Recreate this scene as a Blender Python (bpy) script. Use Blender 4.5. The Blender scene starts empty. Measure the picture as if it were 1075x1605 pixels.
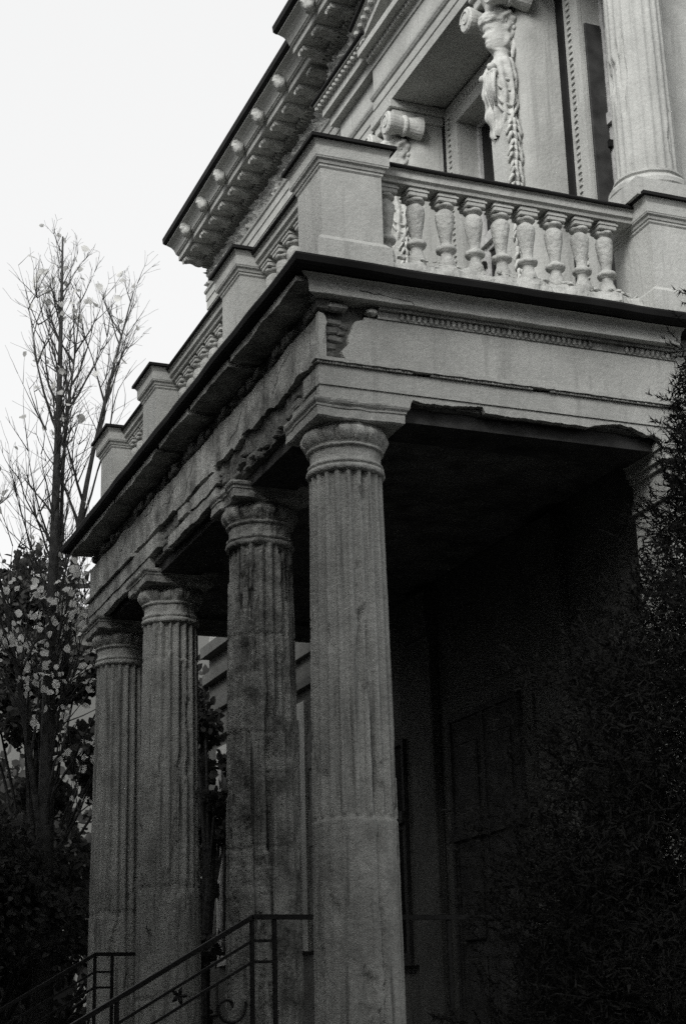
import bpy, math, random
import numpy as np
from mathutils import Vector, Matrix, noise
from mathutils.geometry import tessellate_polygon

random.seed(7)
rng = np.random.default_rng(7)
sc = bpy.context.scene
COL = sc.collection

# ------------------------------------------------------------------ camera
Fpx, PITCH, ROLL, YAW = 2573.7, math.radians(17.827), math.radians(-1.540), math.radians(22.064)
CAM = Vector((-4.298, -10.535, 1.6))
fw = Vector((0, math.cos(PITCH), math.sin(PITCH)))
rt = Vector((1, 0, 0))
upv = rt.cross(fw)
Rt = math.cos(ROLL) * rt + math.sin(ROLL) * upv
Up = -math.sin(ROLL) * rt + math.cos(ROLL) * upv
RZ = Matrix(((math.cos(YAW), math.sin(YAW), 0), (-math.sin(YAW), math.cos(YAW), 0), (0, 0, 1)))
Rt, Up, fw = RZ @ Rt, RZ @ Up, RZ @ fw
cd = bpy.data.cameras.new('camera')
cam = bpy.data.objects.new('camera', cd)
COL.objects.link(cam)
M4 = Matrix((Rt, Up, -fw)).transposed().to_4x4()
M4.translation = CAM
cam.matrix_world = M4
cd.sensor_fit = 'VERTICAL'
cd.sensor_height = 36.0
cd.sensor_width = 24.0
cd.lens = 36.0 * Fpx / 1605.0
cd.clip_start = 0.1
cd.clip_end = 2000
sc.camera = cam

# ------------------------------------------------------------------ light
SUN_DIR = Vector((-0.58, -0.60, 0.52)).normalized()      # towards the sun
w = bpy.data.worlds.new('World')
sc.world = w
w.use_nodes = True
nt = w.node_tree
nt.nodes.clear()
sky = nt.nodes.new('ShaderNodeTexSky')
sky.sky_type = 'NISHITA'
sky.sun_disc = False
sky.sun_elevation = math.asin(SUN_DIR.z)
sky.sun_rotation = math.atan2(SUN_DIR.x, SUN_DIR.y)
sky.air_density = 1.0
sky.dust_density = 6.0
sky.ozone_density = 1.0
bw = nt.nodes.new('ShaderNodeRGBToBW')
mx = nt.nodes.new('ShaderNodeMix')
mx.data_type = 'RGBA'
mx.inputs[0].default_value = 0.6
mx.inputs[7].default_value = (9.2, 9.25, 9.25, 1)       # even overcast veil over the clear sky
bg = nt.nodes.new('ShaderNodeBackground')
bg.inputs[1].default_value = 0.0735
wo = nt.nodes.new('ShaderNodeOutputWorld')
nt.links.new(sky.outputs[0], bw.inputs[0])
nt.links.new(bw.outputs[0], mx.inputs[6])
nt.links.new(mx.outputs[2], bg.inputs[0])
nt.links.new(bg.outputs[0], wo.inputs[0])

sd = bpy.data.lights.new('sun', 'SUN')
sd.energy = 1.5
sd.angle = math.radians(24)
sd.color = (1.0, 0.99, 0.97)
sun = bpy.data.objects.new('sun', sd)
sun.rotation_euler = (-SUN_DIR).to_track_quat('-Z', 'Y').to_euler()
sun.location = (0, -20, 30)
COL.objects.link(sun)

sc.view_settings.view_transform = 'Standard'
sc.view_settings.look = 'None'
sc.view_settings.gamma = 1.0
sc.view_settings.exposure = 1.02
sc.view_settings.use_curve_mapping = False
sc.render.engine = 'CYCLES'
sc.cycles.use_denoising = False
sc.cycles.use_adaptive_sampling = False
sc.cycles.max_bounces = 6
sc.cycles.diffuse_bounces = 3

# ------------------------------------------------------------------ materials
MATS = {}


def new_mat(name):
    m = bpy.data.materials.new(name)
    m.use_nodes = True
    n = m.node_tree
    b = n.nodes['Principled BSDF']
    MATS[name] = m
    return m, n, b


def mat_plaster(name, base, dark, stain=0.5, stain_scale=1.2, grain=0.16, bump=0.35, rough=0.9, streak=0.0, crack=0.0):
    """weathered plaster: base tone, blotchy dirt, vertical streaks, sandy grain, hairline cracks"""
    m, n, b = new_mat(name)
    L = n.links
    tc = n.nodes.new('ShaderNodeTexCoord')
    geo = n.nodes.new('ShaderNodeNewGeometry')
    n1 = n.nodes.new('ShaderNodeTexNoise')
    n1.inputs['Scale'].default_value = stain_scale
    n1.inputs['Detail'].default_value = 9
    n1.inputs['Roughness'].default_value = 0.68
    L.new(geo.outputs['Position'], n1.inputs['Vector'])
    r1 = n.nodes.new('ShaderNodeValToRGB')
    r1.color_ramp.elements[0].position = 0.40
    r1.color_ramp.elements[1].position = 0.66
    r1.color_ramp.elements[0].color = (0, 0, 0, 1)
    r1.color_ramp.elements[1].color = (1, 1, 1, 1)
    L.new(n1.outputs['Fac'], r1.inputs[0])
    mp = n.nodes.new('ShaderNodeMapping')
    mp.inputs['Scale'].default_value = (9, 9, 0.55)
    L.new(geo.outputs['Position'], mp.inputs['Vector'])
    n2 = n.nodes.new('ShaderNodeTexNoise')
    n2.inputs['Scale'].default_value = 1.6
    n2.inputs['Detail'].default_value = 6
    L.new(mp.outputs[0], n2.inputs['Vector'])
    r2 = n.nodes.new('ShaderNodeValToRGB')
    r2.color_ramp.elements[0].position = 0.50
    r2.color_ramp.elements[1].position = 0.68
    L.new(n2.outputs['Fac'], r2.inputs[0])
    ms = n.nodes.new('ShaderNodeMath'); ms.operation = 'MULTIPLY'; ms.inputs[1].default_value = stain
    L.new(r1.outputs[0], ms.inputs[0])
    mk = n.nodes.new('ShaderNodeMath'); mk.operation = 'MULTIPLY'; mk.inputs[1].default_value = streak
    L.new(r2.outputs[0], mk.inputs[0])
    mm = n.nodes.new('ShaderNodeMath'); mm.operation = 'MAXIMUM'
    L.new(ms.outputs[0], mm.inputs[0]); L.new(mk.outputs[0], mm.inputs[1])
    last = mm
    if crack:
        v = n.nodes.new('ShaderNodeTexVoronoi')
        v.feature = 'DISTANCE_TO_EDGE'
        v.inputs['Scale'].default_value = 1.7
        nd = n.nodes.new('ShaderNodeTexNoise'); nd.inputs['Scale'].default_value = 5; nd.inputs['Detail'].default_value = 5
        L.new(geo.outputs['Position'], nd.inputs['Vector'])
        add = n.nodes.new('ShaderNodeVectorMath'); add.operation = 'MULTIPLY_ADD'
        add.inputs[1].default_value = (0.35, 0.35, 0.35)
        L.new(nd.outputs['Color'], add.inputs[0]); L.new(geo.outputs['Position'], add.inputs[2])
        L.new(add.outputs[0], v.inputs['Vector'])
        lt = n.nodes.new('ShaderNodeMath'); lt.operation = 'LESS_THAN'; lt.inputs[1].default_value = 0.008
        L.new(v.outputs['Distance'], lt.inputs[0])
        gate = n.nodes.new('ShaderNodeMath'); gate.operation = 'MULTIPLY'
        L.new(lt.outputs[0], gate.inputs[0]); L.new(r1.outputs[0], gate.inputs[1])
        mc = n.nodes.new('ShaderNodeMath'); mc.operation = 'MULTIPLY'; mc.inputs[1].default_value = crack
        L.new(gate.outputs[0], mc.inputs[0])
        mm2 = n.nodes.new('ShaderNodeMath'); mm2.operation = 'MAXIMUM'
        L.new(mm.outputs[0], mm2.inputs[0]); L.new(mc.outputs[0], mm2.inputs[1])
        last = mm2
    mix = n.nodes.new('ShaderNodeMix'); mix.data_type = 'RGBA'
    mix.inputs[6].default_value = (base * 0.99, base, base * 0.955, 1)
    mix.inputs[7].default_value = (dark * 0.99, dark, dark * 0.95, 1)
    L.new(last.outputs[0], mix.inputs[0])
    ng = n.nodes.new('ShaderNodeTexNoise')
    ng.inputs['Scale'].default_value = 95
    ng.inputs['Detail'].default_value = 4
    ng.inputs['Roughness'].default_value = 0.8
    L.new(geo.outputs['Position'], ng.inputs['Vector'])
    mr = n.nodes.new('ShaderNodeMapRange')
    mr.inputs[1].default_value = 0.25; mr.inputs[2].default_value = 0.75
    mr.inputs[3].default_value = 1 - grain * 1.6; mr.inputs[4].default_value = 1 + grain * 1.6
    L.new(ng.outputs['Fac'], mr.inputs[0])
    mul = n.nodes.new('ShaderNodeMix'); mul.data_type = 'RGBA'; mul.blend_type = 'MULTIPLY'
    mul.inputs[0].default_value = 1
    L.new(mix.outputs[2], mul.inputs[6]); L.new(mr.outputs[0], mul.inputs[7])
    L.new(mul.outputs[2], b.inputs['Base Color'])
    b.inputs['Roughness'].default_value = rough
    b.inputs['Specular IOR Level'].default_value = 0.15
    nb = n.nodes.new('ShaderNodeTexNoise')
    nb.inputs['Scale'].default_value = 26
    nb.inputs['Detail'].default_value = 7
    L.new(geo.outputs['Position'], nb.inputs['Vector'])
    bp = n.nodes.new('ShaderNodeBump')
    bp.inputs['Strength'].default_value = bump
    bp.inputs['Distance'].default_value = 0.02
    L.new(nb.outputs['Fac'], bp.inputs['Height'])
    L.new(bp.outputs[0], b.inputs['Normal'])
    return m


def mat_simple(name, c, rough=0.7, var=0.3, scale=8.0, spec=0.2, metal=0.0, bump=0.2):
    m, n, b = new_mat(name)
    L = n.links
    geo = n.nodes.new('ShaderNodeNewGeometry')
    t = n.nodes.new('ShaderNodeTexNoise')
    t.inputs['Scale'].default_value = scale
    t.inputs['Detail'].default_value = 6
    L.new(geo.outputs['Position'], t.inputs['Vector'])
    r = n.nodes.new('ShaderNodeValToRGB')
    r.color_ramp.elements[0].position = 0.3
    r.color_ramp.elements[1].position = 0.7
    lo, hi = c * (1 - var), c * (1 + var)
    r.color_ramp.elements[0].color = (lo, lo, lo * 0.98, 1)
    r.color_ramp.elements[1].color = (hi, hi, hi * 0.98, 1)
    L.new(t.outputs['Fac'], r.inputs[0])
    L.new(r.outputs[0], b.inputs['Base Color'])
    b.inputs['Roughness'].default_value = rough
    b.inputs['Specular IOR Level'].default_value = spec
    b.inputs['Metallic'].default_value = metal
    bp = n.nodes.new('ShaderNodeBump')
    bp.inputs['Strength'].default_value = bump
    bp.inputs['Distance'].default_value = 0.02
    L.new(t.outputs['Fac'], bp.inputs['Height'])
    L.new(bp.outputs[0], b.inputs['Normal'])
    return m


def mat_leaf(name, c, trans=0.5, var=0.35):
    m, n, b = new_mat(name)
    L = n.links
    out = n.nodes['Material Output']
    n.nodes.remove(b)
    geo = n.nodes.new('ShaderNodeNewGeometry')
    t = n.nodes.new('ShaderNodeTexNoise')
    t.inputs['Scale'].default_value = 3.0
    L.new(geo.outputs['Position'], t.inputs['Vector'])
    r = n.nodes.new('ShaderNodeValToRGB')
    r.color_ramp.elements[0].position = 0.3
    r.color_ramp.elements[1].position = 0.7
    lo, hi = c * (1 - var), c * (1 + var)
    r.color_ramp.elements[0].color = (lo, lo, lo * 0.97, 1)
    r.color_ramp.elements[1].color = (hi, hi, hi * 0.97, 1)
    L.new(t.outputs['Fac'], r.inputs[0])
    d = n.nodes.new('ShaderNodeBsdfDiffuse')
    tr = n.nodes.new('ShaderNodeBsdfTranslucent')
    mi = n.nodes.new('ShaderNodeMixShader')
    mi.inputs[0].default_value = trans
    L.new(r.outputs[0], d.inputs['Color']); L.new(r.outputs[0], tr.inputs['Color'])
    L.new(d.outputs[0], mi.inputs[1]); L.new(tr.outputs[0], mi.inputs[2])
    L.new(mi.outputs[0], out.inputs['Surface'])
    return m


mat_plaster('plaster', 0.40, 0.15, stain=0.5, stain_scale=1.3, grain=0.12, streak=0.40)
mat_plaster('plaster_worn', 0.39, 0.06, stain=0.9, stain_scale=2.9, grain=0.14, streak=0.55, bump=0.7, crack=0.9)
mat_plaster('column_plaster', 0.35, 0.07, stain=0.6, stain_scale=2.2, grain=0.16, streak=0.75, bump=0.5)
mat_plaster('column_plaster_decayed', 0.32, 0.03, stain=0.9, stain_scale=3.6, grain=0.18, streak=0.95, bump=1.0, crack=0.9)
mat_plaster('ornament', 0.40, 0.14, stain=0.6, stain_scale=7.0, grain=0.12, streak=0.2, bump=0.8)
mat_plaster('ornament_clean', 0.46, 0.24, stain=0.5, stain_scale=9.0, grain=0.10, bump=0.4)
mat_plaster('rubble', 0.15, 0.05, stain=0.9, stain_scale=6.0, grain=0.2, bump=1.0, streak=0.4)
mat_plaster('brick', 0.17, 0.08, stain=0.8, stain_scale=9.0, grain=0.2, bump=0.9)
mat_plaster('plaster_shaded', 0.13, 0.06, stain=0.7, stain_scale=2.0, grain=0.14, streak=0.5)  # stained plaster, base darkened to stand for shade on the lower wall
mat_plaster('porch_shade_plaster', 0.10, 0.05, stain=0.7, stain_scale=1.5, grain=0.14, streak=0.4)  # wall plaster with the deep shade of the porch put into its colour
mat_plaster('far_wall', 0.15, 0.10, stain=0.5, stain_scale=0.4, grain=0.08)
mat_plaster('stone_step', 0.20, 0.09, stain=0.7, stain_scale=3.0, grain=0.15)
mat_simple('sheet_metal', 0.011, rough=0.75, var=0.5, scale=3, spec=0.12)
mat_simple('iron', 0.010, rough=0.5, var=0.4, scale=20, spec=0.25)
mat_simple('wood_paint', 0.36, rough=0.6, var=0.25, scale=14)
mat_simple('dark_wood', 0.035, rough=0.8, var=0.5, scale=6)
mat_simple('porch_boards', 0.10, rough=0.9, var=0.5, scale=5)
mat_simple('bark', 0.035, rough=0.95, var=0.5, scale=18, bump=0.8)
mat_simple('birch_bark', 0.045, rough=0.9, var=0.6, scale=10, bump=0.6)
mat_simple('soil', 0.05, rough=1.0, var=0.5, scale=1.2)
mat_simple('roof_sheet', 0.05, rough=0.6, var=0.4, scale=1)
mat_leaf('autumn_leaf', 0.72, trans=0.5)
mat_leaf('dark_leaf', 0.055, trans=0.25)
mat_leaf('needle', 0.022, trans=0.1)
m, n, b = new_mat('glass')
b.inputs['Base Color'].default_value = (0.006, 0.006, 0.006, 1)
b.inputs['Roughness'].default_value = 0.15
b.inputs['Specular IOR Level'].default_value = 0.15


# ------------------------------------------------------------------ helpers
def link(o, parent=None):
    COL.objects.link(o)
    if parent is not None:
        o.parent = parent
    return o


def obj(name, vf, mat, parent=None, smooth=False):
    v, f = vf
    me = bpy.data.meshes.new(name)
    me.from_pydata([tuple(p) for p in v], [], [tuple(q) for q in f])
    me.validate(clean_customdata=False)
    me.update()
    if smooth:
        me.polygons.foreach_set('use_smooth', [True] * len(me.polygons))
    me.materials.append(MATS[mat])
    o = bpy.data.objects.new(name, me)
    return link(o, parent)


def grid_obj(name, V, F, mat, parent=None, smooth=False):
    """V (n,3) float array, F (m,k) int array (all faces k-sided)"""
    me = bpy.data.meshes.new(name)
    n, (mf, k) = len(V), F.shape
    me.vertices.add(n)
    me.vertices.foreach_set('co', np.asarray(V, np.float32).ravel())
    me.loops.add(mf * k)
    me.loops.foreach_set('vertex_index', F.astype(np.int32).ravel())
    me.polygons.add(mf)
    me.polygons.foreach_set('loop_start', np.arange(0, mf * k, k, dtype=np.int32))
    me.polygons.foreach_set('loop_total', np.full(mf, k, np.int32))
    if smooth:
        me.polygons.foreach_set('use_smooth', np.ones(mf, bool))
    me.update(calc_edges=True)
    me.materials.append(MATS[mat])
    o = bpy.data.objects.new(name, me)
    return link(o, parent)


def thing(name, label, cat, loc=(0, 0, 0), group=None):
    o = bpy.data.objects.new(name, None)
    o.empty_display_size = 0.2
    o.location = loc
    link(o)
    o['label'] = label
    o['category'] = cat
    if group:
        o['group'] = group
    return o


def part(name, parent):
    o = bpy.data.objects.new(name, None)
    o.empty_display_size = 0.1
    return link(o, parent)


def copy_obj(o, parent, loc=None, rotz=None, scale=None):
    c = o.copy()
    COL.objects.link(c)
    c.parent = parent
    if loc is not None:
        c.location = loc
    if rotz is not None:
        c.rotation_euler[2] = rotz
    if scale is not None:
        c.scale = scale
    for ch in o.children:
        copy_obj(ch, c)
    return c


class MB:
    def __init__(s):
        s.v, s.f = [], []

    def add(s, v, f):
        k = len(s.v)
        s.v += [tuple(p) for p in v]
        s.f += [tuple(i + k for i in q) for q in f]
        return s

    def box(s, x0, x1, y0, y1, z0, z1):
        v = [(x0, y0, z0), (x1, y0, z0), (x1, y1, z0), (x0, y1, z0), (x0, y0, z1), (x1, y0, z1), (x1, y1, z1), (x0, y1, z1)]
        return s.add(v, [(0, 3, 2, 1), (4, 5, 6, 7), (0, 1, 5, 4), (1, 2, 6, 5), (2, 3, 7, 6), (3, 0, 4, 7)])

    def bevbox(s, x0, x1, y0, y1, z0, z1, b=0.01):
        """box with chamfered vertical and horizontal edges"""
        rings = []
        for z, i in ((z0, b), (z0 + b, 0), (z1 - b, 0), (z1, b)):
            a, c, d, e = x0 + i, x1 - i, y0 + i, y1 - i
            rings.append([(a + b, d, z), (c - b, d, z), (c, d + b, z), (c, e - b, z), (c - b, e, z), (a + b, e, z), (a, e - b, z), (a, d + b, z)])
        v = [p for r in rings for p in r]
        f = []
        for i in range(3):
            for j in range(8):
                f.append((i * 8 + j, i * 8 + (j + 1) % 8, (i + 1) * 8 + (j + 1) % 8, (i + 1) * 8 + j))
        f.append(tuple(range(7, -1, -1)))
        f.append(tuple(range(24, 32)))
        return s.add(v, f)

    def frustum(s, c, h0, h1, z0, z1):
        (cx, cy) = c
        v = [(cx + i * h[0], cy + j * h[1], z) for z, h in ((z0, h0), (z1, h1)) for i, j in ((-1, -1), (1, -1), (1, 1), (-1, 1))]
        return s.add(v, [(0, 3, 2, 1), (4, 5, 6, 7), (0, 1, 5, 4), (1, 2, 6, 5), (2, 3, 7, 6), (3, 0, 4, 7)])

    def squares(s, c, prof, cap=True):
        """stack of square rings: prof = [(half, z)]"""
        cx, cy = c
        v, f = [], []
        for h, z in prof:
            v += [(cx - h, cy - h, z), (cx + h, cy - h, z), (cx + h, cy + h, z), (cx - h, cy + h, z)]
        for i in range(len(prof) - 1):
            for j in range(4):
                f.append((i * 4 + j, i * 4 + (j + 1) % 4, i * 4 + 4 + (j + 1) % 4, i * 4 + 4 + j))
        if cap:
            f.append((3, 2, 1, 0))
            k = 4 * (len(prof) - 1)
            f.append((k, k + 1, k + 2, k + 3))
        return s.add(v, f)

    def lathe(s, prof, c=(0, 0), n=24):
        cx, cy = c
        v, f = [], []
        for r, z in prof:
            for j in range(n):
                a = 2 * math.pi * j / n
                v.append((cx + r * math.cos(a), cy + r * math.sin(a), z))
        for i in range(len(prof) - 1):
            for j in range(n):
                f.append((i * n + j, i * n + (j + 1) % n, (i + 1) * n + (j + 1) % n, (i + 1) * n + j))
        f.append(tuple(range(n - 1, -1, -1)))
        k = n * (len(prof) - 1)
        f.append(tuple(range(k, k + n)))
        return s.add(v, f)

    def tube(s, pts, radii, n=6):
        pts = [Vector(p) for p in pts]
        v, f = [], []
        ref = Vector((0.31, 0.17, 0.94))
        for i, p in enumerate(pts):
            t = (pts[min(i + 1, len(pts) - 1)] - pts[max(i - 1, 0)])
            t = t.normalized() if t.length > 1e-9 else Vector((0, 0, 1))
            a = t.cross(ref)
            if a.length < 1e-3:
                a = t.cross(Vector((1, 0, 0)))
            a.normalize()
            b = t.cross(a)
            r = radii[i] if hasattr(radii, '__len__') else radii
            for j in range(n):
                an = 2 * math.pi * j / n
                v.append(p + a * (r * math.cos(an)) + b * (r * math.sin(an)))
        for i in range(len(pts) - 1):
            for j in range(n):
                f.append((i * n + j, i * n + (j + 1) % n, (i + 1) * n + (j + 1) % n, (i + 1) * n + j))
        f.append(tuple(range(n - 1, -1, -1)))
        k = n * (len(pts) - 1)
        f.append(tuple(range(k, k + n)))
        return s.add(v, f)

    def extrude_y(s, prof, y0, y1, seg=1, ys=None):
        """closed (x, z) profile run along y"""
        n = len(prof)
        ys = ys or [y0 + (y1 - y0) * i / seg for i in range(seg + 1)]
        v, f = [], []
        for y in ys:
            v += [(x, y, z) for x, z in prof]
        for i in range(len(ys) - 1):
            for j in range(n):
                f.append((i * n + j, i * n + (j + 1) % n, (i + 1) * n + (j + 1) % n, (i + 1) * n + j))
        k = len(ys) - 1
        f.append(tuple(range(n - 1, -1, -1)))
        f.append(tuple(range(k * n, k * n + n)))
        return s.add(v, f)

    def prism(s, poly, fn, d0, d1):
        """polygon (u, z) extruded between depths; fn(u, z, d) -> point"""
        n = len(poly)
        v = [fn(u, z, d0) for u, z in poly] + [fn(u, z, d1) for u, z in poly]
        tris = tessellate_polygon([[Vector((u, z, 0)) for u, z in poly]])
        f = [tuple(t) for t in tris] + [(t[0] + n, t[2] + n, t[1] + n) for t in tris]
        for j in range(n):
            f.append((j, (j + 1) % n, n + (j + 1) % n, n + j))
        return s.add(v, f)

    def rough(s, amp, scale, seed=0.0):
        off = Vector((seed, seed * 1.7, -seed))
        s.v = [tuple(Vector(p) + noise.noise_vector(Vector(p) * scale + off) * amp) for p in s.v]
        return s

    def get(s):
        return s.v, s.f


YF = 6.58           # far corner column axis


def sweep_u(prof, seg=(40, 90, 20), xe=2.74):
    """closed profile (d, z) carried round the portico: near side, front, far side"""
    mb = MB()
    n = len(prof)
    rings = []
    for i in range(seg[0]):
        t = i / seg[0]
        rings.append([(xe + (-d - xe) * t, -d, z) for d, z in prof])
    for i in range(seg[1]):
        t = i / seg[1]
        rings.append([(-d, -d + (YF + 2 * d) * t, z) for d, z in prof])
    for i in range(seg[2] + 1):
        t = i / seg[2]
        rings.append([(-d + (xe + d) * t, YF + d, z) for d, z in prof])
    v = [p for r in rings for p in r]
    f = []
    for i in range(len(rings) - 1):
        for j in range(n):
            f.append((i * n + j, (i + 1) * n + j, (i + 1) * n + (j + 1) % n, i * n + (j + 1) % n))
    f.append(tuple(range(n)))
    k = (len(rings) - 1) * n
    f.append(tuple(range(k + n - 1, k - 1, -1)))
    return mb.add(v, f)


def jag(u0, u1, z, amp, step=0.035, seed=0.0, sharp=1.0):
    """a broken edge from u0 to u1 around height z"""
    out = []
    nst = max(2, int(abs(u1 - u0) / step))
    for i in range(nst + 1):
        u = u0 + (u1 - u0) * i / nst
        a = noise.fractal(Vector((u * 2.3, seed, 0)), 1.0, 2.0, 5)
        out.append((u + random.uniform(-.3, .3) * step * (0 < i < nst), z + a * amp + random.uniform(-.15, .15) * amp * sharp))
    return out


FRONT = lambda u, z, d: (-d, u, z)
SIDE = lambda u, z, d: (u, -d, z)

# ================================================================== SETTING
g = MB()
N = 60
xs = [-400, -120, -60, -30] + list(np.linspace(-20, 30, 30)) + [60, 120, 400]
ys = [-400, -120, -60, -30] + list(np.linspace(-20, 40, 34)) + [60, 120, 400]
gv = [(x, y, 0.04 * noise.noise(Vector((x * .4, y * .4, 0)))) for y in ys for x in xs]
gf = [(j * len(xs) + i, j * len(xs) + i + 1, (j + 1) * len(xs) + i + 1, (j + 1) * len(xs) + i) for j in range(len(ys) - 1) for i in range(len(xs) - 1)]
o = obj('ground', (gv, gf), 'soil', smooth=True)
o['kind'] = 'structure'
o = obj('path', MB().bevbox(-4.1, -3.30, -9, 16, 0.02, 0.10, 0.02).get(), 'stone_step')
o['kind'] = 'structure'

# ================================================================== PORTICO
portico = thing('portico', 'crumbling four-column portico with broken plaster entablature in front of the mansion', 'portico')
CY = [0.0, 1.93, 4.65, 6.58]
ZF, ZA = 1.40, 5.99      # porch floor, underside of architrave
NFL = 20


def column_r(z):
    t = max(0.0, min(1.0, (z - ZF - 0.15) / (5.50 - ZF - 0.15)))
    return 0.302 - 0.036 * t ** 1.6


def fluted_shaft(name, cx, cy, z0, z1, rfun, nfl, rows, parent, mat, seed, decay=0.0, cable=3.02, joints=(), cracks=(), holes=(), depth=0.031, fdir=1):
    nt_ = nfl * 8
    th = np.arange(nt_) * 2 * math.pi / nt_
    u = (th * nfl / (2 * math.pi)) % 1.0
    fl = np.clip(1 - ((u - .5) / .36) ** 2, 0, 1) ** .7
    V = np.zeros((rows + 1, nt_, 3))
    for i in range(rows + 1):
        z = z0 + (z1 - z0) * i / rows
        R = rfun(z)
        dep = depth if z > cable else depth * 0.22
        e = min(1.0, (z1 - z) / 0.03)
        dep *= max(0.0, min(1.0, e))
        r = R - dep * fl
        for j in range(nt_):
            c_, s_ = math.cos(th[j]), math.sin(th[j])
            p = Vector((c_ * .28, s_ * .28, z))
            dd = 0.0018 * noise.noise(p * 22 + Vector((seed, 0, 0)))
            if decay > 0:
                q = Vector((c_ * 1.1, s_ * 1.1, z * 0.75)) + Vector((seed, seed, 0))
                a = noise.fractal(q * 1.9, 0.9, 2.1, 5)
                if a > 0.62 - 0.5 * decay:
                    dd -= min(0.028, 0.012 + (a - (0.62 - 0.5 * decay)) * 0.09) + 0.006 * noise.noise(p * 45)
                dd += decay * 0.004 * noise.noise(Vector((c_ * 4, s_ * 4, z * 6 + seed)))
            for zj in joints:
                if abs(z - zj - 0.025 * noise.noise(Vector((c_ * 2, s_ * 2, zj * 7 + seed)))) < 0.009:
                    dd -= 0.013
            for (a0, za, zb, wdt) in cracks:
                if za < z < zb:
                    da = (th[j] - a0 - 0.10 * noise.noise(Vector((z * 1.3, a0, seed))) - 0.02 * noise.noise(Vector((z * 11, a0, 3))) + math.pi) % (2 * math.pi) - math.pi
                    if abs(da) < wdt:
                        dd -= 0.016
            for (a0, wa, za, zb, dp) in holes:
                da = (th[j] - a0 + math.pi) % (2 * math.pi) - math.pi
                nn = 0.35 * noise.noise(Vector((c_ * 6, s_ * 6, z * 5 + seed)))
                if abs(da) < wa * (1 + nn) and za + .1 * nn < z < zb + .1 * nn:
                    dd -= dp
            rr = r[j] + dd
            V[i, j] = (cx + rr * c_, cy + rr * s_, z)
    idx = np.arange(nt_)
    F = []
    for i in range(rows):
        F.append(np.stack([i * nt_ + idx, i * nt_ + (idx + 1) % nt_, (i + 1) * nt_ + (idx + 1) % nt_, (i + 1) * nt_ + idx], 1))
    return grid_obj(name, V.reshape(-1, 3), np.concatenate(F), mat, parent, smooth=False)


def ring_mesh(name, rows, c, nt_, parent, mat, smooth=True):
    """rows = list of (z, function(theta)->r)"""
    V, F = [], []
    idx = np.arange(nt_)
    for z, fn in rows:
        for j in range(nt_):
            a = 2 * math.pi * j / nt_
            r = fn(a)
            V.append((c[0] + r * math.cos(a), c[1] + r * math.sin(a), z))
    for i in range(len(rows) - 1):
        F.append(np.stack([i * nt_ + idx, i * nt_ + (idx + 1) % nt_, (i + 1) * nt_ + (idx + 1) % nt_, (i + 1) * nt_ + idx], 1))
    return grid_obj(name, np.array(V), np.concatenate(F), mat, parent, smooth)


A_CAM = math.atan2(-10.5, -4.3)     # direction from the corner column to the viewer
specs = [
    dict(seed=1.3, decay=0.20, joints=(3.03,), cracks=((A_CAM + 0.55, 1.4, 3.03, .022), (A_CAM + 0.50, 3.35, 3.7, .02), (A_CAM - .9, 1.4, 2.6, .02)), mat='column_plaster', cable=3.03),
    dict(seed=5.1, decay=0.92, joints=(4.75, 3.95, 3.05), cracks=((A_CAM + .25, 1.4, 5.45, .025), (A_CAM - .5, 3.6, 5.4, .02)), mat='column_plaster_decayed', cable=2.9,
         holes=((A_CAM + .15, .10, 3.0, 3.8, .022), (A_CAM - .55, .12, 4.95, 5.25, .03), (A_CAM - .35, .07, 3.70, 3.95, .025))),
    dict(seed=9.7, decay=0.52, joints=(5.15, 3.0, 2.0), cracks=((A_CAM + .4, 1.4, 3.6, .02),), mat='column_plaster', cable=2.95,
         holes=((A_CAM - .05, .13, 5.15, 5.6, .03), (A_CAM - .4, .06, 5.2, 5.45, .02))),
    dict(seed=14.2, decay=0.08, joints=(2.9,), cracks=(), mat='column_plaster', cable=2.85),
]
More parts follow.
